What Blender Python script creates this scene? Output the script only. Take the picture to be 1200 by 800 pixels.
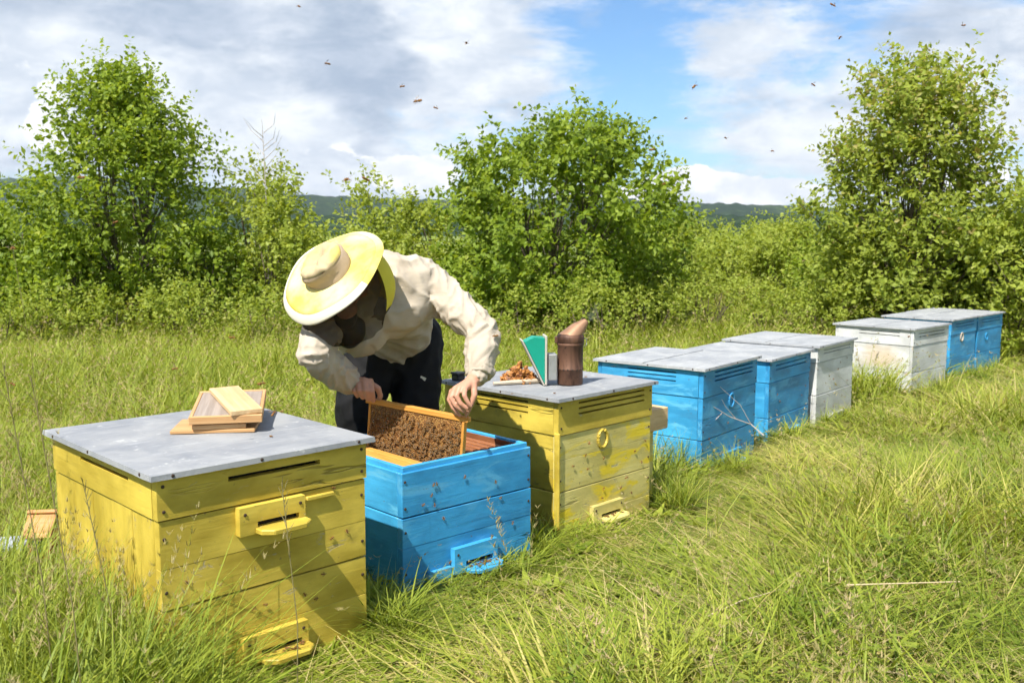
import bpy, bmesh, math, random
import numpy as np
from mathutils import Vector, Matrix, Euler, noise as mnoise

for o in list(bpy.data.objects):
    bpy.data.objects.remove(o)
scene = bpy.context.scene
R = math.radians

# ------------------------------------------------------------------ camera, sky, sun, exposure
F_PX, PITCH, CAM_H = 1126.7, R(6.548), 1.32
cam_data = bpy.data.cameras.new('camera')
cam = bpy.data.objects.new('camera', cam_data)
scene.collection.objects.link(cam)
cam.location = (0, 0, CAM_H)
cam.rotation_euler = (R(90) - PITCH, 0, 0)
cam_data.sensor_width = 36.0
cam_data.lens = F_PX / 1200 * 36.0
cam_data.clip_start = 0.05
cam_data.clip_end = 12000
cam_data.dof.use_dof = True
cam_data.dof.focus_distance = 3.3
cam_data.dof.aperture_fstop = 7.1
scene.camera = cam

SUN_AZ, SUN_EL = R(61), R(55)          # direction the light travels in plan, height of the sun
light_dir = Vector((math.cos(SUN_AZ) * math.cos(SUN_EL), math.sin(SUN_AZ) * math.cos(SUN_EL), -math.sin(SUN_EL)))
sun_data = bpy.data.lights.new('sun', 'SUN')
sun_data.energy = 5.0
sun_data.angle = R(0.53)
sun_data.color = (1.0, 0.955, 0.88)
sun = bpy.data.objects.new('sun', sun_data)
scene.collection.objects.link(sun)
sun.rotation_euler = light_dir.to_track_quat('-Z', 'Y').to_euler()

scene.view_settings.view_transform = 'Standard'
scene.view_settings.look = 'None'
scene.view_settings.gamma = 1.0
scene.view_settings.use_curve_mapping = False
scene.view_settings.exposure = 0.78
cy = scene.cycles
cy.max_bounces = 7; cy.diffuse_bounces = 6; cy.glossy_bounces = 2; cy.transmission_bounces = 6; cy.volume_bounces = 0; cy.transparent_max_bounces = 6
cy.use_adaptive_sampling = True; cy.adaptive_threshold = .03; cy.adaptive_min_samples = 16
cy.caustics_reflective = False; cy.caustics_refractive = False

def at(px, py, y):
    """world point seen at photo pixel (px,py) standing at world depth y"""
    c, s = math.cos(PITCH), math.sin(PITCH)
    dx, dy = (px - 600) / F_PX, -(py - 400) / F_PX
    d = Vector((dx, c + dy * s, -s + dy * c))
    return d * (y / d.y) + Vector((0, 0, CAM_H))

class NT:
    """small node-tree helper"""
    def __init__(self, tree):
        self.t = tree
        self.n = tree.nodes
        self.n.clear()
    def add(self, kind, **kw):
        nd = self.n.new(kind)
        ins = kw.pop('ins', {})
        for k, v in kw.items():
            setattr(nd, k, v)
        for k, v in ins.items():
            if isinstance(v, bpy.types.NodeSocket):
                self.t.links.new(v, nd.inputs[k])
            else:
                nd.inputs[k].default_value = v
        return nd
    def math(self, op, a, b=None, c=None, clamp=False):
        nd = self.n.new('ShaderNodeMath'); nd.operation = op; nd.use_clamp = clamp
        for i, v in enumerate((a, b, c)):
            if v is None: continue
            if isinstance(v, bpy.types.NodeSocket): self.t.links.new(v, nd.inputs[i])
            else: nd.inputs[i].default_value = v
        return nd.outputs[0]
    def vmath(self, op, a, b=None):
        nd = self.n.new('ShaderNodeVectorMath'); nd.operation = op
        for i, v in enumerate((a, b)):
            if v is None: continue
            if isinstance(v, bpy.types.NodeSocket): self.t.links.new(v, nd.inputs[i])
            else: nd.inputs[i].default_value = v
        return nd.outputs['Value'] if op in ('DOT_PRODUCT', 'LENGTH', 'DISTANCE') else nd.outputs[0]
    def noise(self, vec, scale, detail=4, rough=.55, dist=0.0):
        nd = self.add('ShaderNodeTexNoise', ins={'Scale': scale, 'Detail': detail, 'Roughness': rough, 'Distortion': dist})
        if vec is not None: self.t.links.new(vec, nd.inputs['Vector'])
        return nd.outputs['Fac']
    def ramp(self, fac, a, b, smooth=True):
        nd = self.n.new('ShaderNodeMapRange'); nd.interpolation_type = 'SMOOTHSTEP' if smooth else 'LINEAR'
        self.t.links.new(fac, nd.inputs['Value'])
        nd.inputs['From Min'].default_value = a; nd.inputs['From Max'].default_value = b
        return nd.outputs[0]
    def mix(self, fac, a, b, blend='MIX'):
        nd = self.n.new('ShaderNodeMix'); nd.data_type = 'RGBA'; nd.blend_type = blend
        for i, v in ((0, fac), (6, a), (7, b)):
            if isinstance(v, bpy.types.NodeSocket): self.t.links.new(v, nd.inputs[i])
            elif i == 0: nd.inputs[0].default_value = v
            else: nd.inputs[i].default_value = (*v, 1) if len(v) == 3 else v
        return nd.outputs[2]
    def link(self, a, b):
        self.t.links.new(a, b)

world = bpy.data.worlds.new('World')
scene.world = world
world.use_nodes = True
w = NT(world.node_tree)
sky = w.add('ShaderNodeTexSky', sky_type='NISHITA', sun_disc=False)
sky.sun_elevation = SUN_EL
# sky node: rotation 0 puts the sun at +Y; it turns clockwise seen from above
sun_pos = -light_dir
sky.sun_rotation = math.atan2(sun_pos.x, sun_pos.y)
sky.air_density = 1.15; sky.dust_density = 0.5; sky.ozone_density = 1.6
geo = w.add('ShaderNodeNewGeometry')
dirv = w.vmath('SCALE', geo.outputs['Incoming'])
dirv.node.inputs['Scale'].default_value = -1.0
def stretch(sx, sy, sz, off=(0, 0, 0)):
    m = w.add('ShaderNodeMapping', ins={'Vector': dirv, 'Location': off, 'Scale': (sx, sy, sz)})
    return m.outputs[0]
def blob_dir(px, py, rx, ry):
    """soft bump (0..1) of the cloud field round one sky direction"""
    d = (at(px, py, 1.0) - Vector((0, 0, CAM_H))).normalized()
    k = F_PX
    m = w.add('ShaderNodeMapping', vector_type='POINT', ins={'Vector': dirv,
        'Location': (-d.x * k / rx, -d.y * k / rx, -d.z * k / ry), 'Scale': (k / rx, k / rx, k / ry)})
    ln = w.vmath('LENGTH', m.outputs[0])
    return w.ramp(ln, 1.0, 0.0)
def addup(items, base):
    s = base
    for amp, sock in items:
        s = w.math('MULTIPLY_ADD', sock, amp, s)
    return s
# cloud veil (grey-white sheet) with thinner blue windows
veil_n = w.noise(stretch(4.2, 4.2, 13, (2.2, 0, .3)), 1.0, 10, .66, .35)
veil = addup([(.30, blob_dir(250, 60, 520, 200)), (.14, blob_dir(1010, 170, 170, 120)), (.12, blob_dir(860, 60, 130, 60)), (.14, blob_dir(1130, 60, 170, 70)),
              (-.15, blob_dir(715, 40, 150, 90)), (-.14, blob_dir(745, 150, 130, 100)), (-.10, blob_dir(1010, 15, 120, 35)),
              (-.12, blob_dir(115, 140, 70, 40))], veil_n)
veil_f = w.ramp(veil, .40, .62)
# heavy grey bellies
belly_n = w.noise(stretch(6.5, 6.5, 15, (5.1, 1.7, .9)), 1.0, 7, .55, .2)
belly = addup([(.42, blob_dir(405, 62, 165, 85)), (.16, blob_dir(190, 15, 230, 50)), (.14, blob_dir(60, 190, 150, 60)), (.10, blob_dir(330, 170, 170, 40)),
               (-.22, blob_dir(55, 105, 110, 70))], belly_n)
belly_f = w.ramp(belly, .53, .76)
# fine light and dark inside the veil
fine = w.noise(stretch(15, 15, 34, (1.3, 3.1, 7.7)), 1.0, 7, .6, .25)
fine_f = w.ramp(fine, .30, .72)
# crisp white cumulus heads low over the hills
cum_n = w.noise(stretch(17, 17, 26, (.7, 8.3, 2.2)), 1.0, 9, .60, .15)
cum = addup([(.72, blob_dir(490, 205, 95, 52)), (.64, blob_dir(880, 228, 170, 48)), (.48, blob_dir(800, 215, 90, 40)), (.30, blob_dir(380, 178, 90, 30)),
             (.46, blob_dir(65, 165, 70, 50)), (.42, blob_dir(700, 228, 120, 40)), (.52, blob_dir(1120, 210, 130, 60)), (.36, blob_dir(240, 175, 90, 40)), (.38, blob_dir(40, 100, 80, 60))], cum_n)
cum_f = w.ramp(cum, .80, .87)
cum_shade = w.ramp(w.noise(stretch(22, 22, 40, (4.7, 1.1, 2.9)), 1.0, 6, .6), .35, .70)
blue = w.add('ShaderNodeMix', data_type='RGBA', blend_type='MULTIPLY', ins={0: 1.0})
w.link(sky.outputs[0], blue.inputs[6]); blue.inputs[7].default_value = (.054, .074, .096, 1)
white_col = w.mix(fine_f, (.41, .46, .53), (.62, .645, .67))
grey_col = w.mix(fine_f, (.25, .31, .40), (.38, .43, .51))
cum_col = w.mix(cum_shade, (.55, .58, .62), (.80, .79, .775))
c1 = w.mix(veil_f, blue.outputs[2], white_col)
c2 = w.mix(w.math('MULTIPLY', belly_f, .92), c1, grey_col)
c3 = w.mix(cum_f, c2, cum_col)
bg = w.add('ShaderNodeBackground', ins={'Color': c3, 'Strength': 1.0})
wo = w.add('ShaderNodeOutputWorld', ins={'Surface': bg.outputs[0]})

# ------------------------------------------------------------------ helpers
COL = scene.collection
rng = np.random.default_rng(7)
random.seed(7)

def obj(name, me, mats=None, parent=None, loc=(0, 0, 0), rot=(0, 0, 0), scale=None):
    if isinstance(me, bmesh.types.BMesh):
        bm = me
        me = bpy.data.meshes.new(name)
        bm.to_mesh(me); bm.free()
    o = bpy.data.objects.new(name, me)
    COL.objects.link(o)
    if mats is not None and me is not None:
        for m in (mats if isinstance(mats, (list, tuple)) else [mats]):
            if m.name not in [x.name for x in me.materials if x]:
                me.materials.append(m)
    o.location = loc; o.rotation_euler = rot
    if scale is not None: o.scale = scale if hasattr(scale, '__len__') else (scale,) * 3
    if parent is not None: o.parent = parent
    return o
def tag(o, label=None, cat=None, group=None, kind=None):
    if label: o['label'] = label
    if cat: o['category'] = cat
    if group: o['group'] = group
    if kind: o['kind'] = kind
    return o
def thing(name, label, cat, loc=(0, 0, 0), rotz=0.0, group=None):
    o = bpy.data.objects.new(name, None); COL.objects.link(o)
    o.location = loc; o.rotation_euler = (0, 0, rotz); o.empty_display_size = .1
    return tag(o, label, cat, group)
def smooth(o, angle=None):
    me = o.data
    me.polygons.foreach_set('use_smooth', [True] * len(me.polygons))
    return o

BOXC = {}
def box_bm(sx, sy, sz, bev=.003, seg=1, seed=None, warp=0.0):
    """box with its low corner at the origin; edges eased"""
    bm = bmesh.new()
    bmesh.ops.create_cube(bm, size=1.0)
    for v in bm.verts:
        v.co = Vector(((v.co.x + .5) * sx, (v.co.y + .5) * sy, (v.co.z + .5) * sz))
    if bev: bmesh.ops.bevel(bm, geom=list(bm.edges), offset=min(bev, sx * .3, sy * .3, sz * .3), segments=seg, affect='EDGES')
    if warp:
        rr = random.Random(seed)
        for v in bm.verts:
            v.co += Vector((rr.uniform(-1, 1), rr.uniform(-1, 1), rr.uniform(-1, 1))) * warp
    return bm
def box_me(sx, sy, sz, bev=.003, seg=1):
    key = (round(sx, 4), round(sy, 4), round(sz, 4), bev, seg)
    if key not in BOXC:
        me = bpy.data.meshes.new('board'); bm = box_bm(sx, sy, sz, bev, seg); bm.to_mesh(me); bm.free(); BOXC[key] = me
    return BOXC[key].copy()
def add_box(bm, x0, x1, y0, y1, z0, z1):
    vs = [bm.verts.new((x, y, z)) for z in (z0, z1) for y in (y0, y1) for x in (x0, x1)]
    for f in ((0, 2, 3, 1), (4, 5, 7, 6), (0, 1, 5, 4), (2, 6, 7, 3), (0, 4, 6, 2), (1, 3, 7, 5)):
        bm.faces.new([vs[i] for i in f])
def prism_bm(pts, h, bev=.002):
    """polygon in xy extruded up by h"""
    bm = bmesh.new()
    f = bm.faces.new([bm.verts.new((x, y, 0)) for x, y in pts])
    r_ = bmesh.ops.extrude_face_region(bm, geom=[f])
    for v in r_['geom']:
        if isinstance(v, bmesh.types.BMVert): v.co.z += h
    bmesh.ops.recalc_face_normals(bm, faces=bm.faces)
    if bev: bmesh.ops.bevel(bm, geom=list(bm.edges), offset=bev, segments=1, affect='EDGES')
    return bm
def tube(bm, pts, radii, n=6, cap=True):
    """tapered tube along points"""
    rings = []
    up = Vector((.13, .21, .97))
    for i, p in enumerate(pts):
        a = pts[max(i - 1, 0)]; b = pts[min(i + 1, len(pts) - 1)]
        d = (Vector(b) - Vector(a)).normalized()
        u = d.cross(up)
        if u.length < 1e-3: u = d.cross(Vector((1, 0, 0)))
        u.normalize(); v = d.cross(u)
        rings.append([bm.verts.new(Vector(p) + (u * math.cos(t) + v * math.sin(t)) * radii[i]) for t in [2 * math.pi * k / n for k in range(n)]])
    for a, b in zip(rings, rings[1:]):
        for k in range(n):
            bm.faces.new((a[k], a[(k + 1) % n], b[(k + 1) % n], b[k]))
    if cap:
        bm.faces.new(rings[0][::-1]); bm.faces.new(rings[-1])
def lathe(prof, n=32, cap=False):
    bm = bmesh.new(); rings = []
    for r_, z in prof:
        rings.append([bm.verts.new((r_ * math.cos(2 * math.pi * k / n), r_ * math.sin(2 * math.pi * k / n), z)) for k in range(n)])
    for a, b in zip(rings, rings[1:]):
        for k in range(n):
            bm.faces.new((a[k], a[(k + 1) % n], b[(k + 1) % n], b[k]))
    if cap:
        bm.faces.new(rings[0][::-1]); bm.faces.new(rings[-1])
    return bm
def np_mesh(name, verts, faces, mats):
    me = bpy.data.meshes.new(name)
    me.from_pydata(verts if isinstance(verts, list) else verts.tolist(), [], faces if isinstance(faces, list) else faces.tolist())
    for m in mats: me.materials.append(m)
    return me

def gz(x, y):
    """height of the ground: falls gently away from the camera, then level"""
    yy = np.asarray(y, float); xx = np.asarray(x, float)
    t = np.clip(yy, -6, 11.5)
    z = -.0345 * (t - 2.45)
    near = np.exp(-((xx - 1) / 14) ** 2 - ((yy - 6) / 14) ** 2)
    z = z + near * (.014 * np.sin(2.1 * xx + .7) * np.cos(1.7 * yy) + .010 * np.sin(4.3 * xx - 3.1 * yy))
    return z

# ------------------------------------------------------------------ materials
def new_mat(name):
    m = bpy.data.materials.new(name); m.use_nodes = True
    return m, NT(m.node_tree)
def bsdf_out(t, color, rough=.6, spec=.4, bump=None, bstr=.3, bdist=.01, metal=0.0):
    b = t.add('ShaderNodeBsdfPrincipled', ins={'Metallic': metal, 'Specular IOR Level': spec})
    for k, v in (('Base Color', color), ('Roughness', rough)):
        if isinstance(v, bpy.types.NodeSocket): t.link(v, b.inputs[k])
        else: b.inputs[k].default_value = (*v, 1) if k == 'Base Color' else v
    if bump is not None:
        bp = t.add('ShaderNodeBump', ins={'Height': bump, 'Strength': bstr, 'Distance': bdist})
        t.link(bp.outputs[0], b.inputs['Normal'])
    t.add('ShaderNodeOutputMaterial', ins={'Surface': b.outputs[0]})
    return b
def obj_vec(t, offs=9.0):
    tc = t.add('ShaderNodeTexCoord'); oi = t.add('ShaderNodeObjectInfo')
    off = t.vmath('SCALE', (1.0, 2.3, .7)); t.link(t.math('MULTIPLY', oi.outputs['Random'], offs), off.node.inputs['Scale'])
    return t.vmath('ADD', tc.outputs['Object'], off), oi.outputs['Random']
def sc(t, vec, s):
    return t.add('ShaderNodeMapping', ins={'Vector': vec, 'Scale': s}).outputs[0]

def paint_mat(name, col, under=(.30, .25, .17), wear=.66, tint2=None, rough=.42, second=None, second_at=.56):
    """old brush paint on boards; grain runs along local x"""
    m, t = new_mat(name)
    v, rnd = obj_vec(t)
    grain = t.noise(sc(t, v, (3.2, 46, 46)), 1, 6, .6, .4)
    broad = t.noise(sc(t, v, (3, 7, 7)), 1, 5, .6)
    flake = t.noise(sc(t, v, (9, 26, 26)), 1, 9, .68, .6)
    c = t.mix(t.ramp(broad, .28, .75), tuple(x * .70 for x in col), tuple(min(1, x * 1.08) for x in (tint2 or col)))
    if second is not None:
        sw = t.noise(sc(t, v, (3.3, 11, 11)), 1, 6, .6, .9)
        c = t.mix(t.ramp(sw, second_at - .07, second_at + .05), c, second)
    c = t.mix(t.math('MULTIPLY', t.ramp(grain, .52, .76), .15), c, tuple(x * .45 for x in col))
    c = t.mix(t.math('MULTIPLY', t.math('SUBTRACT', rnd, .5), .35, clamp=True), c, tuple(x * .7 for x in col))
    wm = t.ramp(flake, wear, wear + .06)
    c = t.mix(wm, c, under)
    spots = t.noise(v, 60, 3, .5)
    c = t.mix(t.math('MULTIPLY', t.ramp(spots, .70, .76), .6), c, (.12, .09, .05))
    drip = t.noise(sc(t, v, (22, 3, 3)), 1, 5, .6)
    c = t.mix(t.math('MULTIPLY', t.ramp(drip, .60, .74), .12), c, tuple(x * .4 for x in col))
    cn = t.noise(sc(t, v, (1.3, 13, 13)), 1, 3, .5, .2)
    crack = t.math('MULTIPLY', t.ramp(t.math('ABSOLUTE', t.math('SUBTRACT', cn, .5)), .010, .002), t.ramp(t.noise(sc(t, v, (2.2, 3, 3)), 1, 2), .57, .66))
    c = t.mix(t.math('MULTIPLY', crack, .6), c, tuple(x * .18 for x in col))
    st = t.noise(sc(t, v, (5, 8, 8)), 1, 6, .65, .4)
    c = t.mix(t.math('MULTIPLY', t.ramp(st, .58, .74), .42), c, tuple(.45 * x + .02 for x in col))
    rg = t.math('MULTIPLY_ADD', broad, .25, rough - .08)
    hgt = t.math('ADD', t.math('ADD', t.math('MULTIPLY', grain, .8), t.math('MULTIPLY', wm, -.6)), t.math('MULTIPLY', crack, -2.5))
    bsdf_out(t, c, rg, .35, hgt, .45, .004)
    return m
M = {}
M['yellow'] = paint_mat('yellow_paint', (.53, .385, .045), (.40, .33, .18), .625, (.62, .47, .075))
M['yellow_worn'] = paint_mat('worn_yellow_paint', (.60, .50, .14), (.40, .36, .20), .62, (.64, .55, .20), second=(.68, .52, .035), second_at=.58)
M['yellow_pale'] = paint_mat('pale_yellow_paint', (.70, .60, .20), (.42, .34, .18), .64)
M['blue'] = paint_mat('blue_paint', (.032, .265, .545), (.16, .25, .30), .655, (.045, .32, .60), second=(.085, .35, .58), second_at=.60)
M['blue_light_lit'] = paint_mat('light_and_sunlit_blue_paint', (.045, .335, .63), (.26, .34, .38), .665, (.06, .38, .67), second=(.11, .42, .64), second_at=.60)  # lighter blue: sunlight painted into the left sides; also colours rims and entrance blocks
M['white'] = paint_mat('white_paint', (.61, .61, .585), (.32, .30, .27), .64, (.66, .66, .635))
def stained_white():
    m = paint_mat('stained_white_paint', (.60, .595, .56), (.38, .31, .20), .64, (.65, .645, .61))
    t = NT.__new__(NT); t.t = m.node_tree; t.n = t.t.nodes
    b = next(n for n in t.n if n.type == 'BSDF_PRINCIPLED')
    src = b.inputs['Base Color'].links[0].from_socket
    tc = t.add('ShaderNodeTexCoord')
    n = t.noise(sc(t, tc.outputs['Object'], (7, 12, 12)), 1, 6, .6)
    d = t.vmath('DISTANCE', sc(t, tc.outputs['Object'], (2.2, 0, 4.0)), (.95, 0, .50))
    f = t.ramp(t.math('ADD', t.math('MULTIPLY', n, -.75), d), .20, -.22)
    t.link(t.mix(t.math('MULTIPLY', f, .45), src, (.52, .30, .07)), b.inputs['Base Color'])
    return m
M['white_stained'] = stained_white()

def wood_mat(name, c1, c2, grain_s=40, rough=.65):
    m, t = new_mat(name)
    v, rnd = obj_vec(t)
    g = t.noise(sc(t, v, (2.2, grain_s, grain_s)), 1, 6, .62, .7)
    b = t.noise(sc(t, v, (4, 9, 9)), 1, 4)
    c = t.mix(t.ramp(g, .32, .7), c1, c2)
    c = t.mix(t.math('MULTIPLY', t.ramp(b, .5, .75), .4), c, tuple(x * .55 for x in c1))
    bsdf_out(t, c, rough, .25, g, .35, .003)
    return m
M['pale_wood'] = wood_mat('pale_planed_wood', (.50, .33, .16), (.64, .46, .25))
M['raw_wood'] = wood_mat('raw_weathered_wood', (.42, .35, .26), (.58, .50, .38))
M['orange_wood'] = wood_mat('waxed_orange_wood', (.50, .21, .035), (.66, .33, .07))
M['propolis_wood'] = wood_mat('propolis_stained_wood', (.20, .07, .03), (.36, .14, .05))
M['board_wood'] = wood_mat('brown_board', (.46, .25, .10), (.58, .36, .17))
M['grey_mesh'] = wood_mat('grey_wire_mesh', (.25, .20, .16), (.36, .30, .25), 60, .6)
M['roof_wood'] = wood_mat('orange_roof_wood', (.50, .22, .08), (.62, .33, .15))
def plain(name, col, rough=.6, spec=.35, var=.18, scale=25, metal=0.0, bstr=.15, bdist=.003):
    m, t = new_mat(name)
    v, rnd = obj_vec(t)
    n = t.noise(v, scale, 5, .6)
    c = t.mix(n, tuple(x * (1 - var) for x in col), tuple(min(1, x * (1 + var)) for x in col))
    bsdf_out(t, c, rough, spec, n, bstr, bdist, metal)
    return m
M['dark'] = plain('inside_shade_black', (.018, .013, .008), .9)  # near-black colour standing in for the shade inside hives, slots and holes
M['nail'] = plain('rusty_nail', (.05, .03, .02), .6)
M['orange_paint'] = plain('orange_red_paint', (.60, .14, .04), .5)
M['teal_paint'] = plain('teal_paint', (.03, .25, .34), .4)
M['grey_stone'] = plain('grey_slate', (.38, .41, .43), .8, var=.25)
M['black'] = plain('black_plastic', (.015, .015, .016), .45)
M['teal_leather'] = plain('teal_bellows_leather', (.005, .27, .18), .45, .4, .1, 40)
M['tin'] = plain('grey_tin', (.42, .42, .40), .4, .5, .2, 30, .7)
M['bellow_wood'] = plain('grey_bellows_board', (.46, .42, .35), .6)
M['skin'] = plain('skin', (.50, .25, .16), .5, .35, .14, 60)
M['trousers'] = plain('black_trousers', (.0085, .0085, .009), .8, .2, .3, 30, 0, .3, .01)
M['boots'] = plain('dark_boots', (.03, .028, .022), .6)
M['hat_yellow'] = plain('yellow_hat_cloth', (.74, .63, .20), .75, .2, .10, 18, 0, .25, .006)
M['hat_white'] = plain('cream_hat_edge', (.66, .61, .48), .8, .2, .06, 20)
def hat_cloth(name, c_a, c_b, lo, hi):
    m, t = new_mat(name)
    tc = t.add('ShaderNodeTexCoord'); v = tc.outputs['Object']
    n = t.noise(v, 6, 5, .6); wv_ = t.noise(v, 320, 2)
    c = t.mix(t.ramp(n, lo, hi), c_a, c_b)
    c = t.mix(t.math('MULTIPLY', t.ramp(t.noise(v, 24, 5, .6), .5, .75), .25), c, tuple(x * .7 for x in c_a))
    bsdf_out(t, c, .85, .1, t.math('ADD', n, t.math('MULTIPLY', wv_, .12)), .4, .006)
    return m
M['hat_brim'] = hat_cloth('faded_yellow_brim', (.64, .52, .09), (.70, .63, .34), .35, .68)
M['hat_top'] = hat_cloth('beige_yellow_crown', (.44, .35, .21), (.62, .50, .13), .50, .64)
M['hat_beige'] = plain('beige_hat_band', (.42, .32, .22), .85, .15, .12, 50, 0, .3, .004)
M['flap_yellow'] = plain('yellow_neck_flap', (.62, .52, .05), .8, .2, .12, 30)
M['pink'] = plain('pinkish_flower', (.55, .35, .30), .7)
M['white_petal'] = plain('white_flower', (.75, .76, .70), .7)
M['straw'] = plain('dry_straw', (.48, .39, .23), .8, .2, .2, 60)
M['stalk'] = plain('brown_green_stalk', (.20, .17, .07), .8, .2, .2, 60)
M['dead_twig'] = plain('pale_dead_twig', (.42, .38, .34), .8, .2, .2, 60)
M['bark'] = plain('grey_brown_bark', (.13, .105, .075), .9, .15, .35, 30, 0, .6, .02)

def jacket_mat():
    m, t = new_mat('cream_cotton_jacket')
    v, rnd = obj_vec(t)
    a = t.noise(sc(t, v, (9, 9, 22)), 1, 5, .6, 1.2)
    f = t.noise(v, 220, 3, .6)
    c = t.mix(t.ramp(t.noise(v, 7, 4), .3, .7), (.41, .345, .265), (.49, .425, .335))
    h = t.math('ADD', a, t.math('MULTIPLY', f, .015))
    bsdf_out(t, c, .8, .15, h, .22, .02)
    return m
M['jacket'] = jacket_mat()
def veil_mat():
    m, t = new_mat('dark_net_veil')
    v, rnd = obj_vec(t)
    d = t.add('ShaderNodeBsdfDiffuse', ins={'Color': (.030, .020, .012, 1)})
    tr = t.add('ShaderNodeBsdfTransparent')
    mx = t.add('ShaderNodeMixShader', ins={0: t.math('MULTIPLY_ADD', t.noise(v, 9, 3), .30, .46), 1: tr.outputs[0], 2: d.outputs[0]})
    t.add('ShaderNodeOutputMaterial', ins={'Surface': mx.outputs[0]})
    return m
M['veil'] = veil_mat()
def lid_mat(name, col, col2):
    m, t = new_mat(name)
    v, rnd = obj_vec(t)
    b = t.noise(v, 5, 6, .6, .6)
    s = t.noise(sc(t, v, (7, 40, 7)), 1, 6, .65, .5)
    p = t.noise(v, 17, 8, .66)
    c = t.mix(t.ramp(b, .3, .72), col, col2)
    c = t.mix(t.math('MULTIPLY', t.ramp(s, .52, .72), .35), c, tuple(min(.8, x * 1.45) for x in col2))
    c = t.mix(t.math('MULTIPLY', t.ramp(p, .60, .68), .55), c, (.50, .50, .48))
    c = t.mix(t.math('MULTIPLY', t.ramp(t.noise(sc(t, v, (60, 5, 5)), 1, 5, .7), .64, .70), .4), c, (.14, .14, .145))
    c = t.mix(t.math('MULTIPLY', t.ramp(t.noise(v, 31, 6, .7), .66, .74), .5), c, (.10, .10, .10))
    bsdf_out(t, c, t.math('MULTIPLY_ADD', b, .3, .50), .3, t.math('ADD', b, t.math('MULTIPLY', p, .25)), .4, .01, 0.0)
    return m
M['lid'] = lid_mat('grey_painted_sheet_metal', (.205, .215, .23), (.30, .305, .305))
M['lid_pale'] = lid_mat('pale_galvanised_sheet', (.25, .26, .27), (.36, .365, .36))
def copper():
    m, t = new_mat('sooty_copper')
    v, rnd = obj_vec(t)
    a = t.noise(sc(t, v, (16, 16, 5)), 1, 7, .65, .5)
    c = t.mix(t.ramp(a, .33, .62), (.035, .017, .011), (.15, .075, .045))
    c = t.mix(t.ramp(t.noise(v, 55, 5, .65), .60, .70), c, (.04, .025, .018))
    bsdf_out(t, c, t.math('MULTIPLY_ADD', a, .30, .42), .4, a, .4, .004, .35)
    return m
M['copper'] = copper()
M['copper_spout'] = plain('worn_copper_spout', (.34, .19, .11), .5, .4, .4, 18, .4)
def wax():
    m, t = new_mat('orange_beeswax')
    v, rnd = obj_vec(t)
    n = t.noise(v, 45, 5, .6)
    c = t.mix(t.ramp(n, .35, .65), (.16, .055, .018), (.50, .22, .05))
    bsdf_out(t, c, .55, .4, n, .6, .008)
    return m
M['wax'] = wax()
def comb():
    m, t = new_mat('brood_comb')
    tc = t.add('ShaderNodeTexCoord')
    vo = t.add('ShaderNodeTexVoronoi', ins={'Scale': 190, 'Vector': tc.outputs['Object']})
    n = t.noise(tc.outputs['Object'], 14, 5, .6)
    c = t.mix(t.ramp(n, .35, .65), (.30, .13, .03), (.50, .29, .08))
    c = t.mix(t.ramp(vo.outputs['Distance'], .3, .55), c, (.16, .07, .02))
    bsdf_out(t, c, .6, .3, vo.outputs['Distance'], .7, .004)
    return m
M['comb'] = comb()
def bee_mat():
    m, t = new_mat('bee_body')
    tc = t.add('ShaderNodeTexCoord')
    wv = t.add('ShaderNodeTexWave', bands_direction='X', ins={'Vector': tc.outputs['Object'], 'Scale': 140.0, 'Distortion': .5})
    oi = t.add('ShaderNodeObjectInfo')
    c = t.mix(t.ramp(wv.outputs['Fac'], .45, .75), (.040, .018, .007), (.42, .20, .05))
    c = t.mix(t.math('MULTIPLY', oi.outputs['Random'], .45), c, (.16, .075, .02))
    bsdf_out(t, c, .65, .2)
    return m
M['bee'] = bee_mat()
def wing_mat():
    m, t = new_mat('bee_wing')
    d = t.add('ShaderNodeBsdfPrincipled', ins={'Base Color': (.30, .21, .12, 1), 'Roughness': .4})
    tr = t.add('ShaderNodeBsdfTransparent')
    mx = t.add('ShaderNodeMixShader', ins={0: .34, 1: tr.outputs[0], 2: d.outputs[0]})
    t.add('ShaderNodeOutputMaterial', ins={'Surface': mx.outputs[0]})
    return m
M['wing'] = wing_mat()

def foliage_mat(name, dark, light, extra, attr='tint', instancer=False, trans=.38, gloss=.25):
    m, t = new_mat(name)
    a = t.add('ShaderNodeAttribute', attribute_name=attr)
    f = a.outputs['Fac']
    if instancer:
        tc = t.add('ShaderNodeTexCoord')
        f = t.math('ADD', f, t.math('MULTIPLY_ADD', t.noise(tc.outputs['Object'], 14, 1), .5, -.25), clamp=True)
    c = t.mix(t.ramp(f, 0, .75, False), dark, light)
    c = t.mix(t.ramp(f, .80, 1.0, False), c, extra)
    p = t.add('ShaderNodeBsdfPrincipled', ins={'Base Color': c, 'Roughness': .5, 'Specular IOR Level': gloss})
    tl = t.add('ShaderNodeBsdfTranslucent', ins={'Color': t.mix(1.0, c, (1.25, 1.15, .55), 'MULTIPLY')})
    mx = t.add('ShaderNodeMixShader', ins={0: trans, 1: p.outputs[0], 2: tl.outputs[0]})
    t.add('ShaderNodeOutputMaterial', ins={'Surface': mx.outputs[0]})
    return m
M['leaf'] = foliage_mat('tree_leaf', (.150, .230, .020), (.310, .400, .045), (.40, .44, .07), trans=.5)
M['leaf_light'] = foliage_mat('shrub_leaf', (.220, .290, .032), (.385, .445, .075), (.46, .46, .13), trans=.5)
M['leaf_red'] = foliage_mat('pear_leaf', (.185, .255, .030), (.350, .410, .066), (.40, .32, .13), trans=.5)
M['grass'] = foliage_mat('grass_blade', (.120, .190, .014), (.345, .385, .050), (.54, .47, .15), instancer=True, trans=.36)
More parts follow.
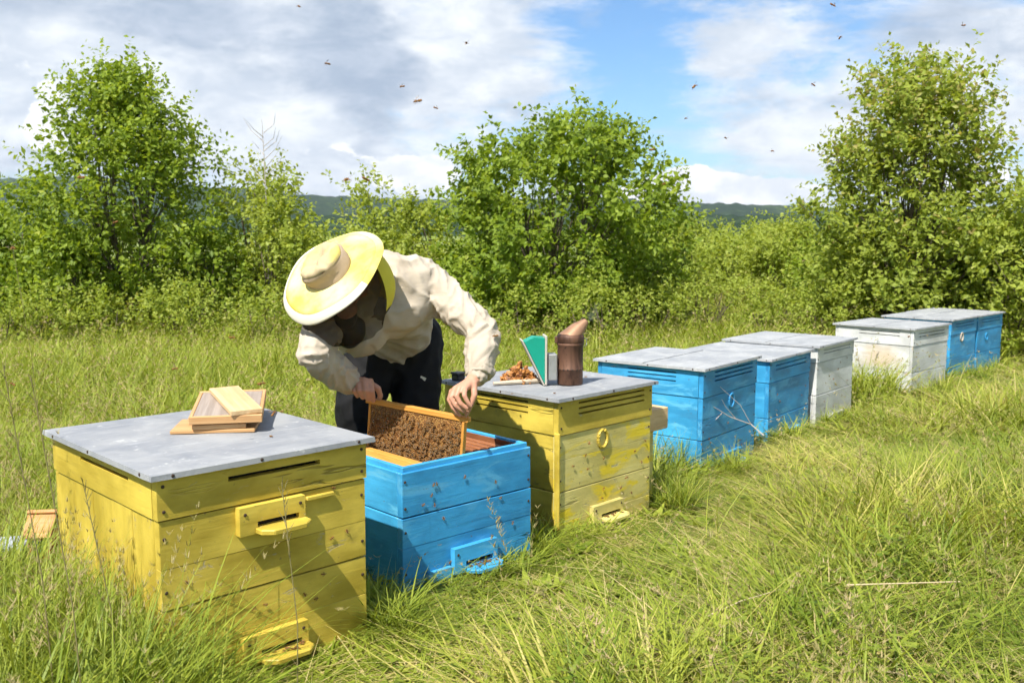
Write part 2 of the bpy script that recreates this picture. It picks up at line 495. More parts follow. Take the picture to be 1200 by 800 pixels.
M['grass_dry'] = foliage_mat('dry_grass_blade', (.36, .30, .09), (.54, .45, .19), (.60, .49, .25), instancer=True, trans=.25, gloss=.15)
M['grass_seed'] = foliage_mat('grass_seed_head', (.22, .20, .07), (.38, .31, .14), (.42, .32, .18), instancer=True, trans=.25, gloss=.15)

def ground_mat():
    m, t = new_mat('meadow_soil')
    tc = t.add('ShaderNodeTexCoord')
    v = tc.outputs['Object']
    a = t.noise(v, 1.3, 6, .6); b = t.noise(v, 40, 6, .65)
    c = t.mix(t.ramp(b, .35, .65), (.10, .09, .035), (.24, .20, .09))
    c = t.mix(t.ramp(a, .40, .60), c, (.15, .18, .04))
    far = t.ramp(t.vmath('LENGTH', v), 20, 60)
    c = t.mix(far, c, (.18, .22, .06))
    bsdf_out(t, c, .95, .1, b, .6, .03)
    return m
M['ground'] = ground_mat()
def hill_mat():
    m, t = new_mat('wooded_hillside')
    tc = t.add('ShaderNodeTexCoord')
    v = tc.outputs['Object']
    a = t.noise(v, .011, 6, .6); b = t.noise(v, .09, 5, .65)
    c = t.mix(t.ramp(a, .40, .62), (.024, .046, .018), (.062, .098, .030))
    c = t.mix(t.ramp(b, .35, .70), tuple([.014, .028, .014]), c)
    bsdf_out(t, c, .95, .05, b, .6, 3.0)
    return m
M['hill'] = hill_mat()

# ------------------------------------------------------------------ ground, hills
def spaced(lo, hi, fine_lo, fine_hi, step, grow=1.25):
    a = list(np.arange(fine_lo, fine_hi + 1e-6, step))
    s = step; x = a[-1]
    while x < hi: s *= grow; x += s; a.append(min(x, hi))
    s = step; x = a[0]
    while x > lo: s *= grow; x -= s; a.insert(0, max(x, lo))
    return np.unique(np.array(a))
gx = spaced(-4000, 4000, -12, 14, .22); gy = spaced(-400, 4200, -3, 24, .22)
X, Y = np.meshgrid(gx, gy)
V = np.stack([X.ravel(), Y.ravel(), gz(X, Y).ravel()], 1)
nx, ny = len(gx), len(gy)
I = (np.arange(ny - 1)[:, None] * nx + np.arange(nx - 1)[None]).ravel()
ground = obj('ground', np_mesh('ground', V, np.stack([I, I + 1, I + nx + 1, I + nx], 1), [M['ground']]))
smooth(ground); tag(ground, kind='structure')

def hill(name, y0, depth, prof, seed, dx, rows, half, crown, lump):
    """long wooded ridge: prof = list of (x, height); the canopy is lumpy with tree crowns"""
    xs = np.arange(-half, half + 1, dx); ys = np.linspace(0, 1, rows)
    hx = np.interp(xs, [p[0] for p in prof], [p[1] for p in prof])
    vs = []
    for q in ys:
        rise = math.sin(min(q * 1.25, 1) * math.pi / 2) ** 1.3 if q < .8 else math.cos((q - .8) / .2 * math.pi / 2)
        for i, x in enumerate(xs):
            y = y0 + q * depth
            d1 = mnoise.voronoi(Vector((x / lump, y / lump, seed)))[0][0]
            n = crown * (1 - d1 * 1.6) + mnoise.noise(Vector((x * .05, y * .05, seed))) * crown * .7
            big = mnoise.noise(Vector((x * .004, y * .004, seed + 9))) * 9
            vs.append((x, y + mnoise.noise(Vector((x * .01, q * 5, seed + 2))) * 10, -1.5 + hx[i] * rise + n * min(1, q * 6) + big * rise * hx[i] / 60))
    n_ = len(xs); fs = []
    for j in range(len(ys) - 1):
        for i in range(n_ - 1):
            k = j * n_ + i; fs.append((k, k + 1, k + n_ + 1, k + n_))
    o = obj(name, np_mesh(name, vs, fs, [M['hill']])); smooth(o); tag(o, kind='structure'); return o
hill('wooded_hills', 1150, 700, [(-2300, 95), (-1000, 92), (-760, 90), (-500, 72), (-300, 60), (-130, 54), (60, 58), (150, 60), (330, 50), (450, 44), (600, 36), (900, 40), (2300, 60)], 3.0, 9.0, 40, 1500, 4.5, 26.0)
hill('wooded_slope', 230, 900, [(-900, 22), (-400, 17), (0, 14), (300, 15), (900, 18)], 7.0, 5.0, 70, 820, 4.0, 13.0)
# ------------------------------------------------------------------ hives: where each stands (front lid corner, turn, size)
HIVES = {
    'y1': (-.978, 2.547, .765, .739, .857, 0.0),
    'b2': (-.403, 3.387, .749, .704, .66, -.043),
    'y3': (.206, 4.149, .800, .738, .793, -.070),
    'b4': (1.115, 5.491, .905, .785, .771, -.130),
    'b5': (1.796, 6.587, .900, .79, .77, -.222),
    'w6': (2.327, 7.217, .882, .80, .813, -.205),
    'w7': (3.779, 8.964, .764, .842, .83, -.250),
    'b8': (4.680, 10.161, .782, .772, .78, -.275),
    'b9': (5.237, 10.724, .777, .808, .83, -.280),
}
def hive_local(k, lx, ly, lz):
    x, y, a, w_, d_, z = HIVES[k]
    return Vector((x + math.cos(a) * lx - math.sin(a) * ly, y + math.sin(a) * lx + math.cos(a) * ly, z + lz))

# ------------------------------------------------------------------ meadow grass (stuff; tufts instanced on a point cloud)
def blade(vs, fs, base, ang, length, width, lean, curl, segs=4, twist=0.0):
    d = np.array([math.cos(ang), math.sin(ang), 0]); s = np.array([-math.sin(ang + twist), math.cos(ang + twist), 0])
    k = len(vs); p = np.array(base, float); th = lean
    for i in range(segs + 1):
        t = i / segs
        wd = width * (1 - t ** 1.6) * (.75 + .5 * min(t * 4, 1) * .5)
        if i < segs:
            vs.append(tuple(p - s * wd / 2)); vs.append(tuple(p + s * wd / 2))
        else: vs.append(tuple(p))
        p = p + (d * math.sin(th) + np.array([0, 0, 1]) * math.cos(th)) * length / segs
        th += curl / segs
    for i in range(segs - 1):
        fs.append((k + 2 * i, k + 2 * i + 1, k + 2 * i + 3, k + 2 * i + 2))
    fs.append((k + 2 * segs - 2, k + 2 * segs - 1, k + 2 * segs))
LIB = []
def proto(maker, mats):
    vs, fs, mi = maker()
    quads = np.array([f for f in fs if len(f) == 4], np.int64).reshape(-1, 4); tris = np.array([f for f in fs if len(f) == 3], np.int64).reshape(-1, 3)
    mi = [0] * len(fs) if mi is None else mi
    mq = np.array([mats[m] for m, f in zip(mi, fs) if len(f) == 4], np.int32); mt = np.array([mats[m] for m, f in zip(mi, fs) if len(f) == 3], np.int32)
    LIB.append((np.array(vs, float), quads, tris, mq, mt))
def mk_tuft(seed, n, lo, hi, wid, spread, lean, curl, segs=4):
    def f():
        r_ = random.Random(seed); vs, fs = [], []
        for _ in range(n):
            a = r_.uniform(0, 6.283); rad = spread * math.sqrt(r_.random())
            blade(vs, fs, (rad * math.cos(a), rad * math.sin(a), -.02), r_.uniform(0, 6.283), r_.uniform(lo, hi), wid * r_.uniform(.6, 1.3),
                  abs(r_.gauss(0, lean)), r_.uniform(.1, curl), segs, r_.uniform(-.5, .5))
        return vs, fs, None
    return f
def mk_seed(seed, n, step=1, segs=5):
    def f():
        r_ = random.Random(seed); vs, fs, mi = [], [], []
        for _ in range(n):
            a = r_.uniform(0, 6.283); rad = .06 * r_.random()
            L = r_.uniform(.75, 1.15); k0 = len(fs)
            b = np.array((rad * math.cos(a), rad * math.sin(a), -.02)); lean = abs(r_.gauss(0, .16)); cu = r_.uniform(0, .45); ang = r_.uniform(0, 6.283)
            blade(vs, fs, b, ang, L, .0045, lean, cu, segs, r_.random())
            # path again for the panicle
            d = np.array([math.cos(ang), math.sin(ang), 0]); p = b.copy(); th = lean; pts = []
            for i in range(20):
                p = p + (d * math.sin(th) + np.array([0, 0, 1]) * math.cos(th)) * L / 20; th += cu / 20; pts.append(p.copy())
            mi += [0] * (len(fs) - k0); k0 = len(fs)
            for q in range(14, 20, step):
                for _e in range(6 if step == 1 else 4):
                    blade(vs, fs, pts[q] + np.array([r_.gauss(0, .003) for _z in range(3)]), r_.uniform(0, 6.283), r_.uniform(.022, .05) * (1.4 - (q - 14) / 9) * .8, .0034 * step, r_.uniform(.2, .8), .3, 3 - step)
            mi += [1] * (len(fs) - k0)
        return vs, fs, mi
    return f
def mk_weed(seed, n, size):
    def f():
        r_ = random.Random(seed); vs, fs = [], []
        for _ in range(n):
            a = r_.uniform(0, 6.283); rad = .07 * math.sqrt(r_.random())
            blade(vs, fs, (rad * math.cos(a), rad * math.sin(a), r_.uniform(0, .05)), a + r_.gauss(0, .6), size * r_.uniform(.5, 1.1), size * r_.uniform(.22, .4), r_.uniform(.3, 1.1), r_.uniform(.2, .9), 4)
        return vs, fs, None
    return f
def mk_clover(seed, n):
    def f():
        r_ = random.Random(seed); vs, fs = [], []
        for _ in range(n):
            a = r_.uniform(0, 6.283); rad = .13 * math.sqrt(r_.random()); z = r_.uniform(.25, 1.0)
            for k in range(3):
                blade(vs, fs, (rad * math.cos(a), rad * math.sin(a), z), a + k * 2.09 + r_.gauss(0, .3), r_.uniform(.016, .030), r_.uniform(.012, .020), r_.uniform(1.0, 1.5), .3, 2)
        return vs, fs, None
    return f
PK = {}
def reg(name, maker, mats):
    PK.setdefault(name, []).append(len(LIB)); proto(maker, mats)
for lod, sg, fr in (('', 4, 1.0), ('_far', 2, .62)):
    wf = 1.0 if not lod else 1.5
    for s in range(4): reg('lush' + lod, mk_tuft(10 + s, int(24 * fr), .50, 1.0, .0108 * wf, .075, .22, 1.0, sg), [0])
    for s in range(3): reg('fine' + lod, mk_tuft(30 + s, int(32 * fr), .45, 1.0, .0056 * wf, .085, .24, .85, sg), [0])
    for s in range(3): reg('short' + lod, mk_tuft(50 + s, int(30 * fr), .35, 1.0, .0110 * wf, .12, .55, 1.5, sg), [0])
    for s in range(3): reg('dry' + lod, mk_tuft(70 + s, int(18 * fr), .45, 1.0, .0055 * wf, .10, .60, 1.3, sg), [1])
    for s in range(3): reg('seed' + lod, mk_seed(90 + s, 5, 1 if not lod else 2, 5 if not lod else 3), [0, 2])
    for s in range(2): reg('weed' + lod, mk_weed(110 + s, 16 if not lod else 9, .30), [0])
    for s in range(3): reg('clover' + lod, mk_clover(150 + s, 26 if not lod else 14), [0])
    for s in range(2): reg('thatch' + lod, mk_tuft(130 + s, int(34 * fr), .4, 1.0, .0075 * wf, .14, 1.15, .7, sg), [1])

inside = []
for k, (hx_, hy_, ha, hw, hd, hz) in HIVES.items():
    inside.append((hx_, hy_, math.cos(ha), math.sin(ha), hw, hd))
def in_hive(x, y, m):
    for hx_, hy_, c, s, hw, hd in inside:
        u = (x - hx_) * c + (y - hy_) * s; v = -(x - hx_) * s + (y - hy_) * c
        if -m < u < hw + m and -m < v < hd + m: return True
    return False
FY = [v[1] for v in HIVES.values()]; FX = [v[0] for v in HIVES.values()]
RY = [v[1] + math.sin(v[2]) * v[3] for v in HIVES.values()]; RX = [v[0] + math.cos(v[2]) * v[3] for v in HIVES.values()]
def lin(y, ys, xs):
    if y < ys[0]: return xs[0] + (y - ys[0]) * .75
    if y > ys[-1]: return xs[-1] + (y - ys[-1]) * .75
    return float(np.interp(y, ys, xs))
def front_s(x, y):                     # metres in front of the row of hives (positive: towards their entrances)
    if x < lin(y, FY, FX) + .02: return -1.0
    return max(0.0, (x - lin(y, RY, RX)) * .8)
def fbm(x, y, s, seed):
    return mnoise.noise(Vector((x * s, y * s, seed))) + .5 * mnoise.noise(Vector((x * s * 2.1, y * s * 2.1, seed + 3)))
pts, rots, scls, kinds, tints = [], [], [], [], []
GR = random.Random(5)
def put(kind, x, y, h, wscale, tint, tilt=.0):
    pts.append((x, y, float(gz(x, y)) - .005)); rots.append((GR.gauss(0, tilt), GR.gauss(0, tilt), GR.uniform(0, 6.283)))
    scls.append((wscale, wscale, h)); kinds.append(GR.choice(PK[kind + ('_far' if y > 6.2 else '')])); tints.append(min(1, max(0, tint)))
def scatter(y0, y1, dens):
    for yy in np.arange(y0, y1, .25):
        half = .60 * (yy + .25) + 1.5
        for _ in range(int(dens * .25 * 2 * half)):
            x = GR.uniform(-half, half); y = yy + GR.random() * .25
            if math.hypot(x, y) < .9: continue
            s = front_s(x, y)
            if in_hive(x, y, .015): continue
            n = fbm(x, y, .9, 1.0); n2 = fbm(x, y, 2.6, 4.0)
            far = max(0, (y - 5) / 9)
            ws = (1.0 + .9 * far) * GR.uniform(.8, 1.25)
            if s > -.05:                                    # the mown, trodden side of the row
                near_front = max(0, 1 - max(s, 0) / .55)
                h = (.034 if y < 4.3 else .045) + .18 * min(1, max(0, (s - .25) / 1.1)) + .13 * n * min(1, s) + .16 * max(0, fbm(x, y, 1.7, 9.0) - .22) * min(1, s * 1.4) + (.05 if y > 6.8 else 0) + .05 * max(0, (x - 1.2)) * (y < 5)
                h = max(.032, min(h, .44)) * (1 - .25 * near_front)
                dry = .56 + .9 * n2 - .12 * near_front + (.34 * max(0, 1 - math.hypot(x - .30, y - 2.95) / 1.1))
                worn = dry > .62
                r_ = GR.random()
                if GR.random() < .10 and y < 6: put('clover', x, y, h * .9, ws, .30 + GR.gauss(0, .15))
                if worn and r_ < .45: put('thatch', x, y, h * .8, ws, GR.random(), .1)
                elif worn and r_ < .62: put('dry', x, y, h * 1.1, ws, GR.random(), .15)
                elif r_ < .15: put('dry', x, y, h * 1.45, ws, GR.random(), .2)
                elif r_ < .36: put('short', x, y, h * .9, ws, .42 + .35 * n2 + GR.gauss(0, .14), .15)
                elif r_ < .66: put('fine', x, y, h * 1.25, ws, .50 + .55 * n + GR.gauss(0, .18), .10)
                elif r_ < .90: put('lush', x, y, h * 1.4, ws, .44 + .55 * n + GR.gauss(0, .18), .09)
                elif r_ < .94: put('weed', x, y, .22 + .5 * h, .42 * ws, .35 + GR.gauss(0, .15), .1)
                elif r_ < .985 and s > .45: put('seed', x, y, .30 + .28 * GR.random(), ws, GR.random(), .12)
            else:                                           # the tall meadow behind and left of the row
                h = .36 + .14 * n + .13 * far
                if (x + 1.55) ** 2 + (y - 2.95) ** 2 < .14: h *= .45
                if in_hive(x, y, .35): h *= .75
                h = max(.2, h)
                if in_hive(x, y, .22): h *= .5
                r_ = GR.random()
                if r_ < .40: put('lush', x, y, h * 1.05, ws, .50 + .35 * n2 + GR.gauss(0, .13), .10)
                elif r_ < .72: put('fine', x, y, h * 1.1, ws, .55 + .35 * n2 + GR.gauss(0, .14), .10)
                elif r_ < .80: put('short', x, y, h * .7, ws, .35 + GR.gauss(0, .14), .1)
                elif r_ < .87: put('dry', x, y, h * 1.0, ws, GR.random() * .8, .12)
                elif r_ < .95: put('seed', x, y, h * GR.uniform(1.15, 1.7), ws, GR.random(), .08)
                elif r_ < .97: put('weed', x, y, .6, .5 * ws, .3 + GR.gauss(0, .12), .1)
scatter(1.0, 3.0, 190); scatter(3.0, 4.6, 170); scatter(4.6, 7.0, 120); scatter(7.0, 10.5, 80); scatter(10.5, 18.0, 46)
# taller growth against the left side of the first hive and in the corner of the picture
for _ in range(330):
    u = GR.uniform(-.60, -.04); v = GR.uniform(-.45, .95)
    p = hive_local('y1', u, v, 0)
    if in_hive(p.x, p.y, .01): continue
    put(GR.choice(['lush', 'lush', 'fine']), p.x, p.y, GR.uniform(.26, .56) * (1 if u < -.12 else .85), 1.0, .38 + GR.gauss(0, .15), .08)
for _ in range(16):
    u = GR.uniform(-.6, -.07); v = GR.uniform(-.25, .8)
    p = hive_local('y1', u, v, 0); put('seed', p.x, p.y, GR.uniform(.45, .78), .8, .2 + .5 * GR.random(), .07)
for _ in range(14):                                        # low fringe under the fronts
    k = GR.choice(['y1', 'b2', 'y3', 'b4', 'b5', 'w6']); p = hive_local(k, GR.uniform(0, .7), GR.uniform(-.10, -.03), 0)
    put('fine', p.x, p.y, GR.uniform(.06, .15), .8, .45 + GR.gauss(0, .2), .2)
for k, u0, u1, v0, v1, n_, h0, h1_ in (('b2', .70, .80, -.06, .22, 14, .11, .21), ('y3', .72, .95, -.10, .20, 22, .14, .34), ('b4', -.25, -.02, .0, .7, 34, .18, .42), ('b4', -.05, .25, -.16, -.04, 10, .10, .24), ('y1', .74, .86, -.12, .10, 16, .08, .24),
        ('b5', .0, .3, -.14, -.04, 10, .10, .22), ('w6', .0, .5, -.16, -.04, 14, .10, .24), ('w7', -.05, .8, -.22, -.03, 30, .12, .30), ('b8', .0, 1.4, -.25, -.03, 34, .12, .30), ('y3', -.02, .2, -.10, -.03, 8, .05, .13), ('b2', .0, .66, -.13, -.03, 14, .05, .15)):
    for _ in range(n_):
        p = hive_local(k, GR.uniform(u0, u1), GR.uniform(v0, v1), 0)
        if in_hive(p.x, p.y, .0): continue
        put(GR.choice(['lush', 'fine', 'fine', 'weed'] if h0 > .1 else ['fine', 'lush']), p.x, p.y, GR.uniform(h0, h1_), .75, .42 + GR.gauss(0, .2), .12)
def build_grass():
    pts_a, rot_a, scl_a, kin_a, tin_a = map(np.array, (pts, rots, scls, kinds, tints))
    g = np.random.default_rng(4)
    Vs, Qs, Ts, MQ, MT, TN = [], [], [], [], [], []; off = 0
    for k, (v, q, t, mq, mt) in enumerate(LIB):
        idx = np.nonzero(kin_a == k)[0]
        if not len(idx): continue
        m = len(idx); nv = len(v)
        vv = v[None] * scl_a[idx][:, None, :]
        rx_, ry_, rz_ = rot_a[idx].T
        # turn about z, then small tilt: shear is enough for blades
        c, s_ = np.cos(rz_)[:, None], np.sin(rz_)[:, None]
        x = vv[..., 0] * c - vv[..., 1] * s_; y = vv[..., 0] * s_ + vv[..., 1] * c; z = vv[..., 2]
        x = x + z * np.tan(ry_)[:, None]; y = y - z * np.tan(rx_)[:, None]
        P = np.stack([x, y, z], -1) + pts_a[idx][:, None, :]
        Vs.append(P.reshape(-1, 3))
        o_ = off + np.arange(m)[:, None, None] * nv
        Qs.append((q[None] + o_).reshape(-1, 4)); Ts.append((t[None] + o_).reshape(-1, 3)); MQ.append(np.tile(mq, m)); MT.append(np.tile(mt, m))
        TN.append((tin_a[idx][:, None] + np.repeat(g.normal(0, .10, (m, nv // 4 + 1)), 4, 1)[:, :nv]).ravel()); off += m * nv
    V = np.concatenate(Vs).astype(np.float32); Q = np.concatenate(Qs); T = np.concatenate(Ts)
    me = bpy.data.meshes.new('meadow_grass')
    me.vertices.add(len(V)); me.vertices.foreach_set('co', V.ravel())
    me.loops.add(len(Q) * 4 + len(T) * 3); me.loops.foreach_set('vertex_index', np.concatenate([Q.ravel(), T.ravel()]).astype(np.int32))
    me.polygons.add(len(Q) + len(T)); me.polygons.foreach_set('loop_start', np.concatenate([np.arange(len(Q)) * 4, len(Q) * 4 + np.arange(len(T)) * 3]).astype(np.int32))
    me.polygons.foreach_set('material_index', np.concatenate(MQ + MT).astype(np.int32))
    me.polygons.foreach_set('use_smooth', np.ones(len(Q) + len(T), bool))
    me.update(calc_edges=True)
    for k in ('grass', 'grass_dry', 'grass_seed'): me.materials.append(M[k])
    a = me.attributes.new('tint', 'FLOAT', 'POINT'); a.data.foreach_set('value', np.clip(np.concatenate(TN), 0, 1).astype(np.float32))
    print('grass tris', len(Q) * 2 + len(T))
    return me
grass = obj('meadow_grass', build_grass())
tag(grass, 'tall green and straw coloured meadow grass round the hives', 'grass', kind='stuff')

# ------------------------------------------------------------------ trees and shrubs
def leaf_cloud(name, centers, dirs, tips, size, mat, parent, seed, tint0=.4, red=0.0):
    """leaves along shoots. centers: shoot roots (n,3); dirs: unit; tips: length; one leaf = folded diamond"""
    r_ = np.random.default_rng(seed)
    n = len(centers); K = 13
    t = (np.arange(K) + .5) / K
    c = np.repeat(centers, K, 0); d = np.repeat(dirs, K, 0); L = np.repeat(tips, K); tt = np.tile(t, n)
    p = c + d * (L * tt)[:, None] + r_.normal(0, .012, (n * K, 3))
    az = tt * 30 + r_.uniform(0, 6.28, n * K)
    ref = np.array([.31, .17, .93]); u = np.cross(d, ref); u /= np.linalg.norm(u, axis=1)[:, None] + 1e-9; v = np.cross(d, u)
    out = u * np.cos(az)[:, None] + v * np.sin(az)[:, None]
    ld = out * .85 + d * .55 + np.array([0, 0, -.22]) + r_.normal(0, .28, (n * K, 3)); ld /= np.linalg.norm(ld, axis=1)[:, None]
    nrm = np.array([-.25, -.45, .85]) + r_.normal(0, .75, (n * K, 3)); side = np.cross(ld, nrm); side /= np.linalg.norm(side, axis=1)[:, None] + 1e-9
    up = np.cross(side, ld)
    s = size * r_.uniform(.6, 1.25, n * K) * (1.05 - .4 * tt)
    b = p + ld * (s * .18)[:, None]
    a1 = b + ld * (s * .5)[:, None] + side * (s * .30)[:, None] + up * (s * .06)[:, None]
    a2 = b + ld * (s * .5)[:, None] - side * (s * .30)[:, None] + up * (s * .06)[:, None]
    e = b + ld * s[:, None] - up * (s * .10)[:, None]
    V = np.stack([b, a1, e, a2], 1).reshape(-1, 3)
    base = np.arange(n * K) * 4
    F = np.concatenate([np.stack([base, base + 1, base + 2], 1), np.stack([base, base + 2, base + 3], 1)])
    me = bpy.data.meshes.new(name)
    me.vertices.add(len(V)); me.vertices.foreach_set('co', V.astype(np.float32).ravel())
    me.loops.add(len(F) * 3); me.loops.foreach_set('vertex_index', F.astype(np.int32).ravel())
    me.polygons.add(len(F)); me.polygons.foreach_set('loop_start', (np.arange(len(F)) * 3).astype(np.int32))
    me.update(calc_edges=True)
    me.materials.append(mat)
    tint = np.clip(tint0 + np.repeat(r_.normal(0, .16, n), K) + r_.normal(0, .14, n * K) + .22 * (tt - .5), 0, 1)
    if red:
        hi = (p[:, 2] - p[:, 2].min()) / np.ptp(p[:, 2])
        tint = np.where(r_.random(n * K) < red * hi ** 2, r_.uniform(.85, 1, n * K), np.minimum(tint, .8))
    at_ = me.attributes.new('tint', 'FLOAT', 'POINT'); at_.data.foreach_set('value', np.repeat(tint, 4).astype(np.float32))
    o = bpy.data.objects.new(name, me); COL.objects.link(o); o.parent = parent; o['kind'] = 'stuff'
    return o
def plant(name, label, cat, base, H, prof, rx, nclump, nshoot, leaf, mat, seed, stems=3, group=None, lean=(0, 0), upright=.6, spread=.22, shoot=.34, tint0=.4, red=0.0, low=.08, extra=()):
    """tree or shrub: prof(t) crown half width (0..1) at height fraction t; rx half width in metres"""
    rr = random.Random(seed)
    root = thing(name, label, cat, base, 0, group)
    bm = bmesh.new(); stem_paths = []
    for i in range(stems):
        a = 6.283 * i / stems + rr.uniform(-.5, .5); r0 = 0 if stems == 1 else .06
        pth = []
        for q in range(7):
            t = q / 6
            sp = rx * (.0 if stems == 1 else .42) * t ** 1.2
            pth.append(Vector((r0 * math.cos(a) + sp * math.cos(a) + lean[0] * t + rr.gauss(0, .03), r0 * math.sin(a) + sp * math.sin(a) + lean[1] * t + rr.gauss(0, .03), -.08 + t * H * (.86 if i == 0 else rr.uniform(.6, .85)))))
        stem_paths.append(pth)
        tr = .016 * H * (.9 if stems == 1 else .42)
        tube(bm, pth, [tr * (1 - .86 * q / 6) + .004 for q in range(7)], 7)
    C, D, Ls = [], [], []
    for i in range(nclump):
        t = low + (1 - low) * rr.random() ** .9
        a = rr.uniform(0, 6.283)
        lump = 1 + .40 * mnoise.noise(Vector((math.cos(a) * 1.4, math.sin(a) * 1.4, t * 2.6 + seed)))
        rad = rx * prof(t) * lump * rr.random() ** .36
        c = Vector((rad * math.cos(a) + lean[0] * t, rad * math.sin(a) + lean[1] * t, t * H * (1 - .05 * rr.random())))
        sp = min(stem_paths, key=lambda P: min((q - c).length for q in P))
        src = sp[max(0, min(6, int(t * 6 * .75)))]
        if rr.random() < .75:
            mid = (src + c) / 2 + Vector((0, 0, -.06 * (c - src).length))
            tube(bm, [src, mid, c], [.006 * H * .55 + .004, .007, .003], 5, False)
        outd = Vector((c.x - lean[0] * t, c.y - lean[1] * t, 0)); outd = outd.normalized() if outd.length > .05 else Vector((0, 0, 1))
        for _ in range(nshoot):
            d = (outd * rr.uniform(.2, 1.0) + Vector((0, 0, 1)) * upright * rr.uniform(.3, 1.5) + Vector((rr.gauss(0, .5), rr.gauss(0, .5), rr.gauss(0, .3)))).normalized()
            C.append(c + Vector((rr.gauss(0, spread), rr.gauss(0, spread), rr.gauss(0, spread * .7)))); D.append(d); Ls.append(shoot * rr.uniform(.5, 1.3))
    for (bx_, by_, bz_, ex, ey, ez, ns) in extra:          # single long boughs that break the outline
        p0, p1 = Vector((bx_, by_, bz_)), Vector((ex, ey, ez)); tube(bm, [p0, (p0 + p1) / 2 + Vector((0, 0, -.08)), p1], [.022, .014, .004], 5, False)
        for q in range(ns):
            t = .25 + .75 * q / ns; c = p0.lerp(p1, t); wdt = .16 * (1.15 - t * .8)
            for _ in range(4):
                C.append(c + Vector((rr.gauss(0, wdt), rr.gauss(0, wdt), rr.gauss(0, .08)))); D.append(((p1 - p0).normalized() + Vector((rr.gauss(0, .7), rr.gauss(0, .7), rr.gauss(.2, .5)))).normalized()); Ls.append(shoot * rr.uniform(.4, .9))
    C = np.array(C); C[:, 2] = np.maximum(C[:, 2], .05)
    o = obj('trunk', bm, M['bark'], root); smooth(o)
    leaf_cloud('crown' if cat == 'tree' else 'foliage', C, np.array(D), np.array(Ls), leaf, mat, root, seed, tint0, red)
    return root
def px_base(px, y): return Vector((at(px, 300, y).x, y, float(gz(at(px, 300, y).x, y))))
def px_h(py, y): return at(600, py, y).z - float(gz(0, y))
ovate = lambda t: (math.sin(min(1, (t + .10) * 1.25) * math.pi * .5) if t < .4 else max(.03, 1 - ((t - .4) / .62) ** 1.5)) 
roundp = lambda t: max(.10, math.sqrt(max(0, 1 - ((t - .48) / .55) ** 2)))
bushy = lambda t: max(.12, math.sqrt(max(0, 1 - ((t - .35) / .68) ** 2)))
b = px_base(150, 14.0)
plant('wild_pear_tree', 'tall narrow leafy tree with pointed top left of the beekeeper', 'tree', b, px_h(86, 14.0), ovate, 1.38, 170, 9, .108, M['leaf'], 11, 4, 'tall trees along the meadow edge', upright=1.0, spread=.20, shoot=.40, tint0=.42)
b = px_base(652, 14.2)
plant('round_tree', 'broad rounded dark green tree between the beekeeper and the smoker', 'tree', b, px_h(150, 14.2), roundp, 1.52, 165, 10, .118, M['leaf'], 23, 4, 'tall trees along the meadow edge', upright=.7, spread=.21, shoot=.36, tint0=.34,
      extra=[(.4, 0, 1.4, 1.72, .1, 2.20, 10), (.3, 0, 1.6, 1.1, 0, 3.1, 8), (-.3, 0, 1.6, -1.45, 0, 2.3, 7)])
b = px_base(1068, 13.0)
plant('ragged_tree', 'tall open tree with reddish young leaves behind the far hives', 'tree', b, px_h(90, 13.0), lambda t: max(.12, roundp(t) * (1.0 if t < .55 else .80)), 1.16, 175, 10, .100, M['leaf_red'], 37, 4, 'tall trees along the meadow edge', upright=1.1, spread=.20, shoot=.38, tint0=.48, red=.28,
      extra=[(-.2, 0, .9, -1.12, 0, 2.75, 14), (-.2, 0, .9, -1.55, 0, 2.0, 9), (.2, 0, .9, 1.45, -.1, 2.2, 12), (.2, 0, .9, 1.35, .1, 1.7, 9)])
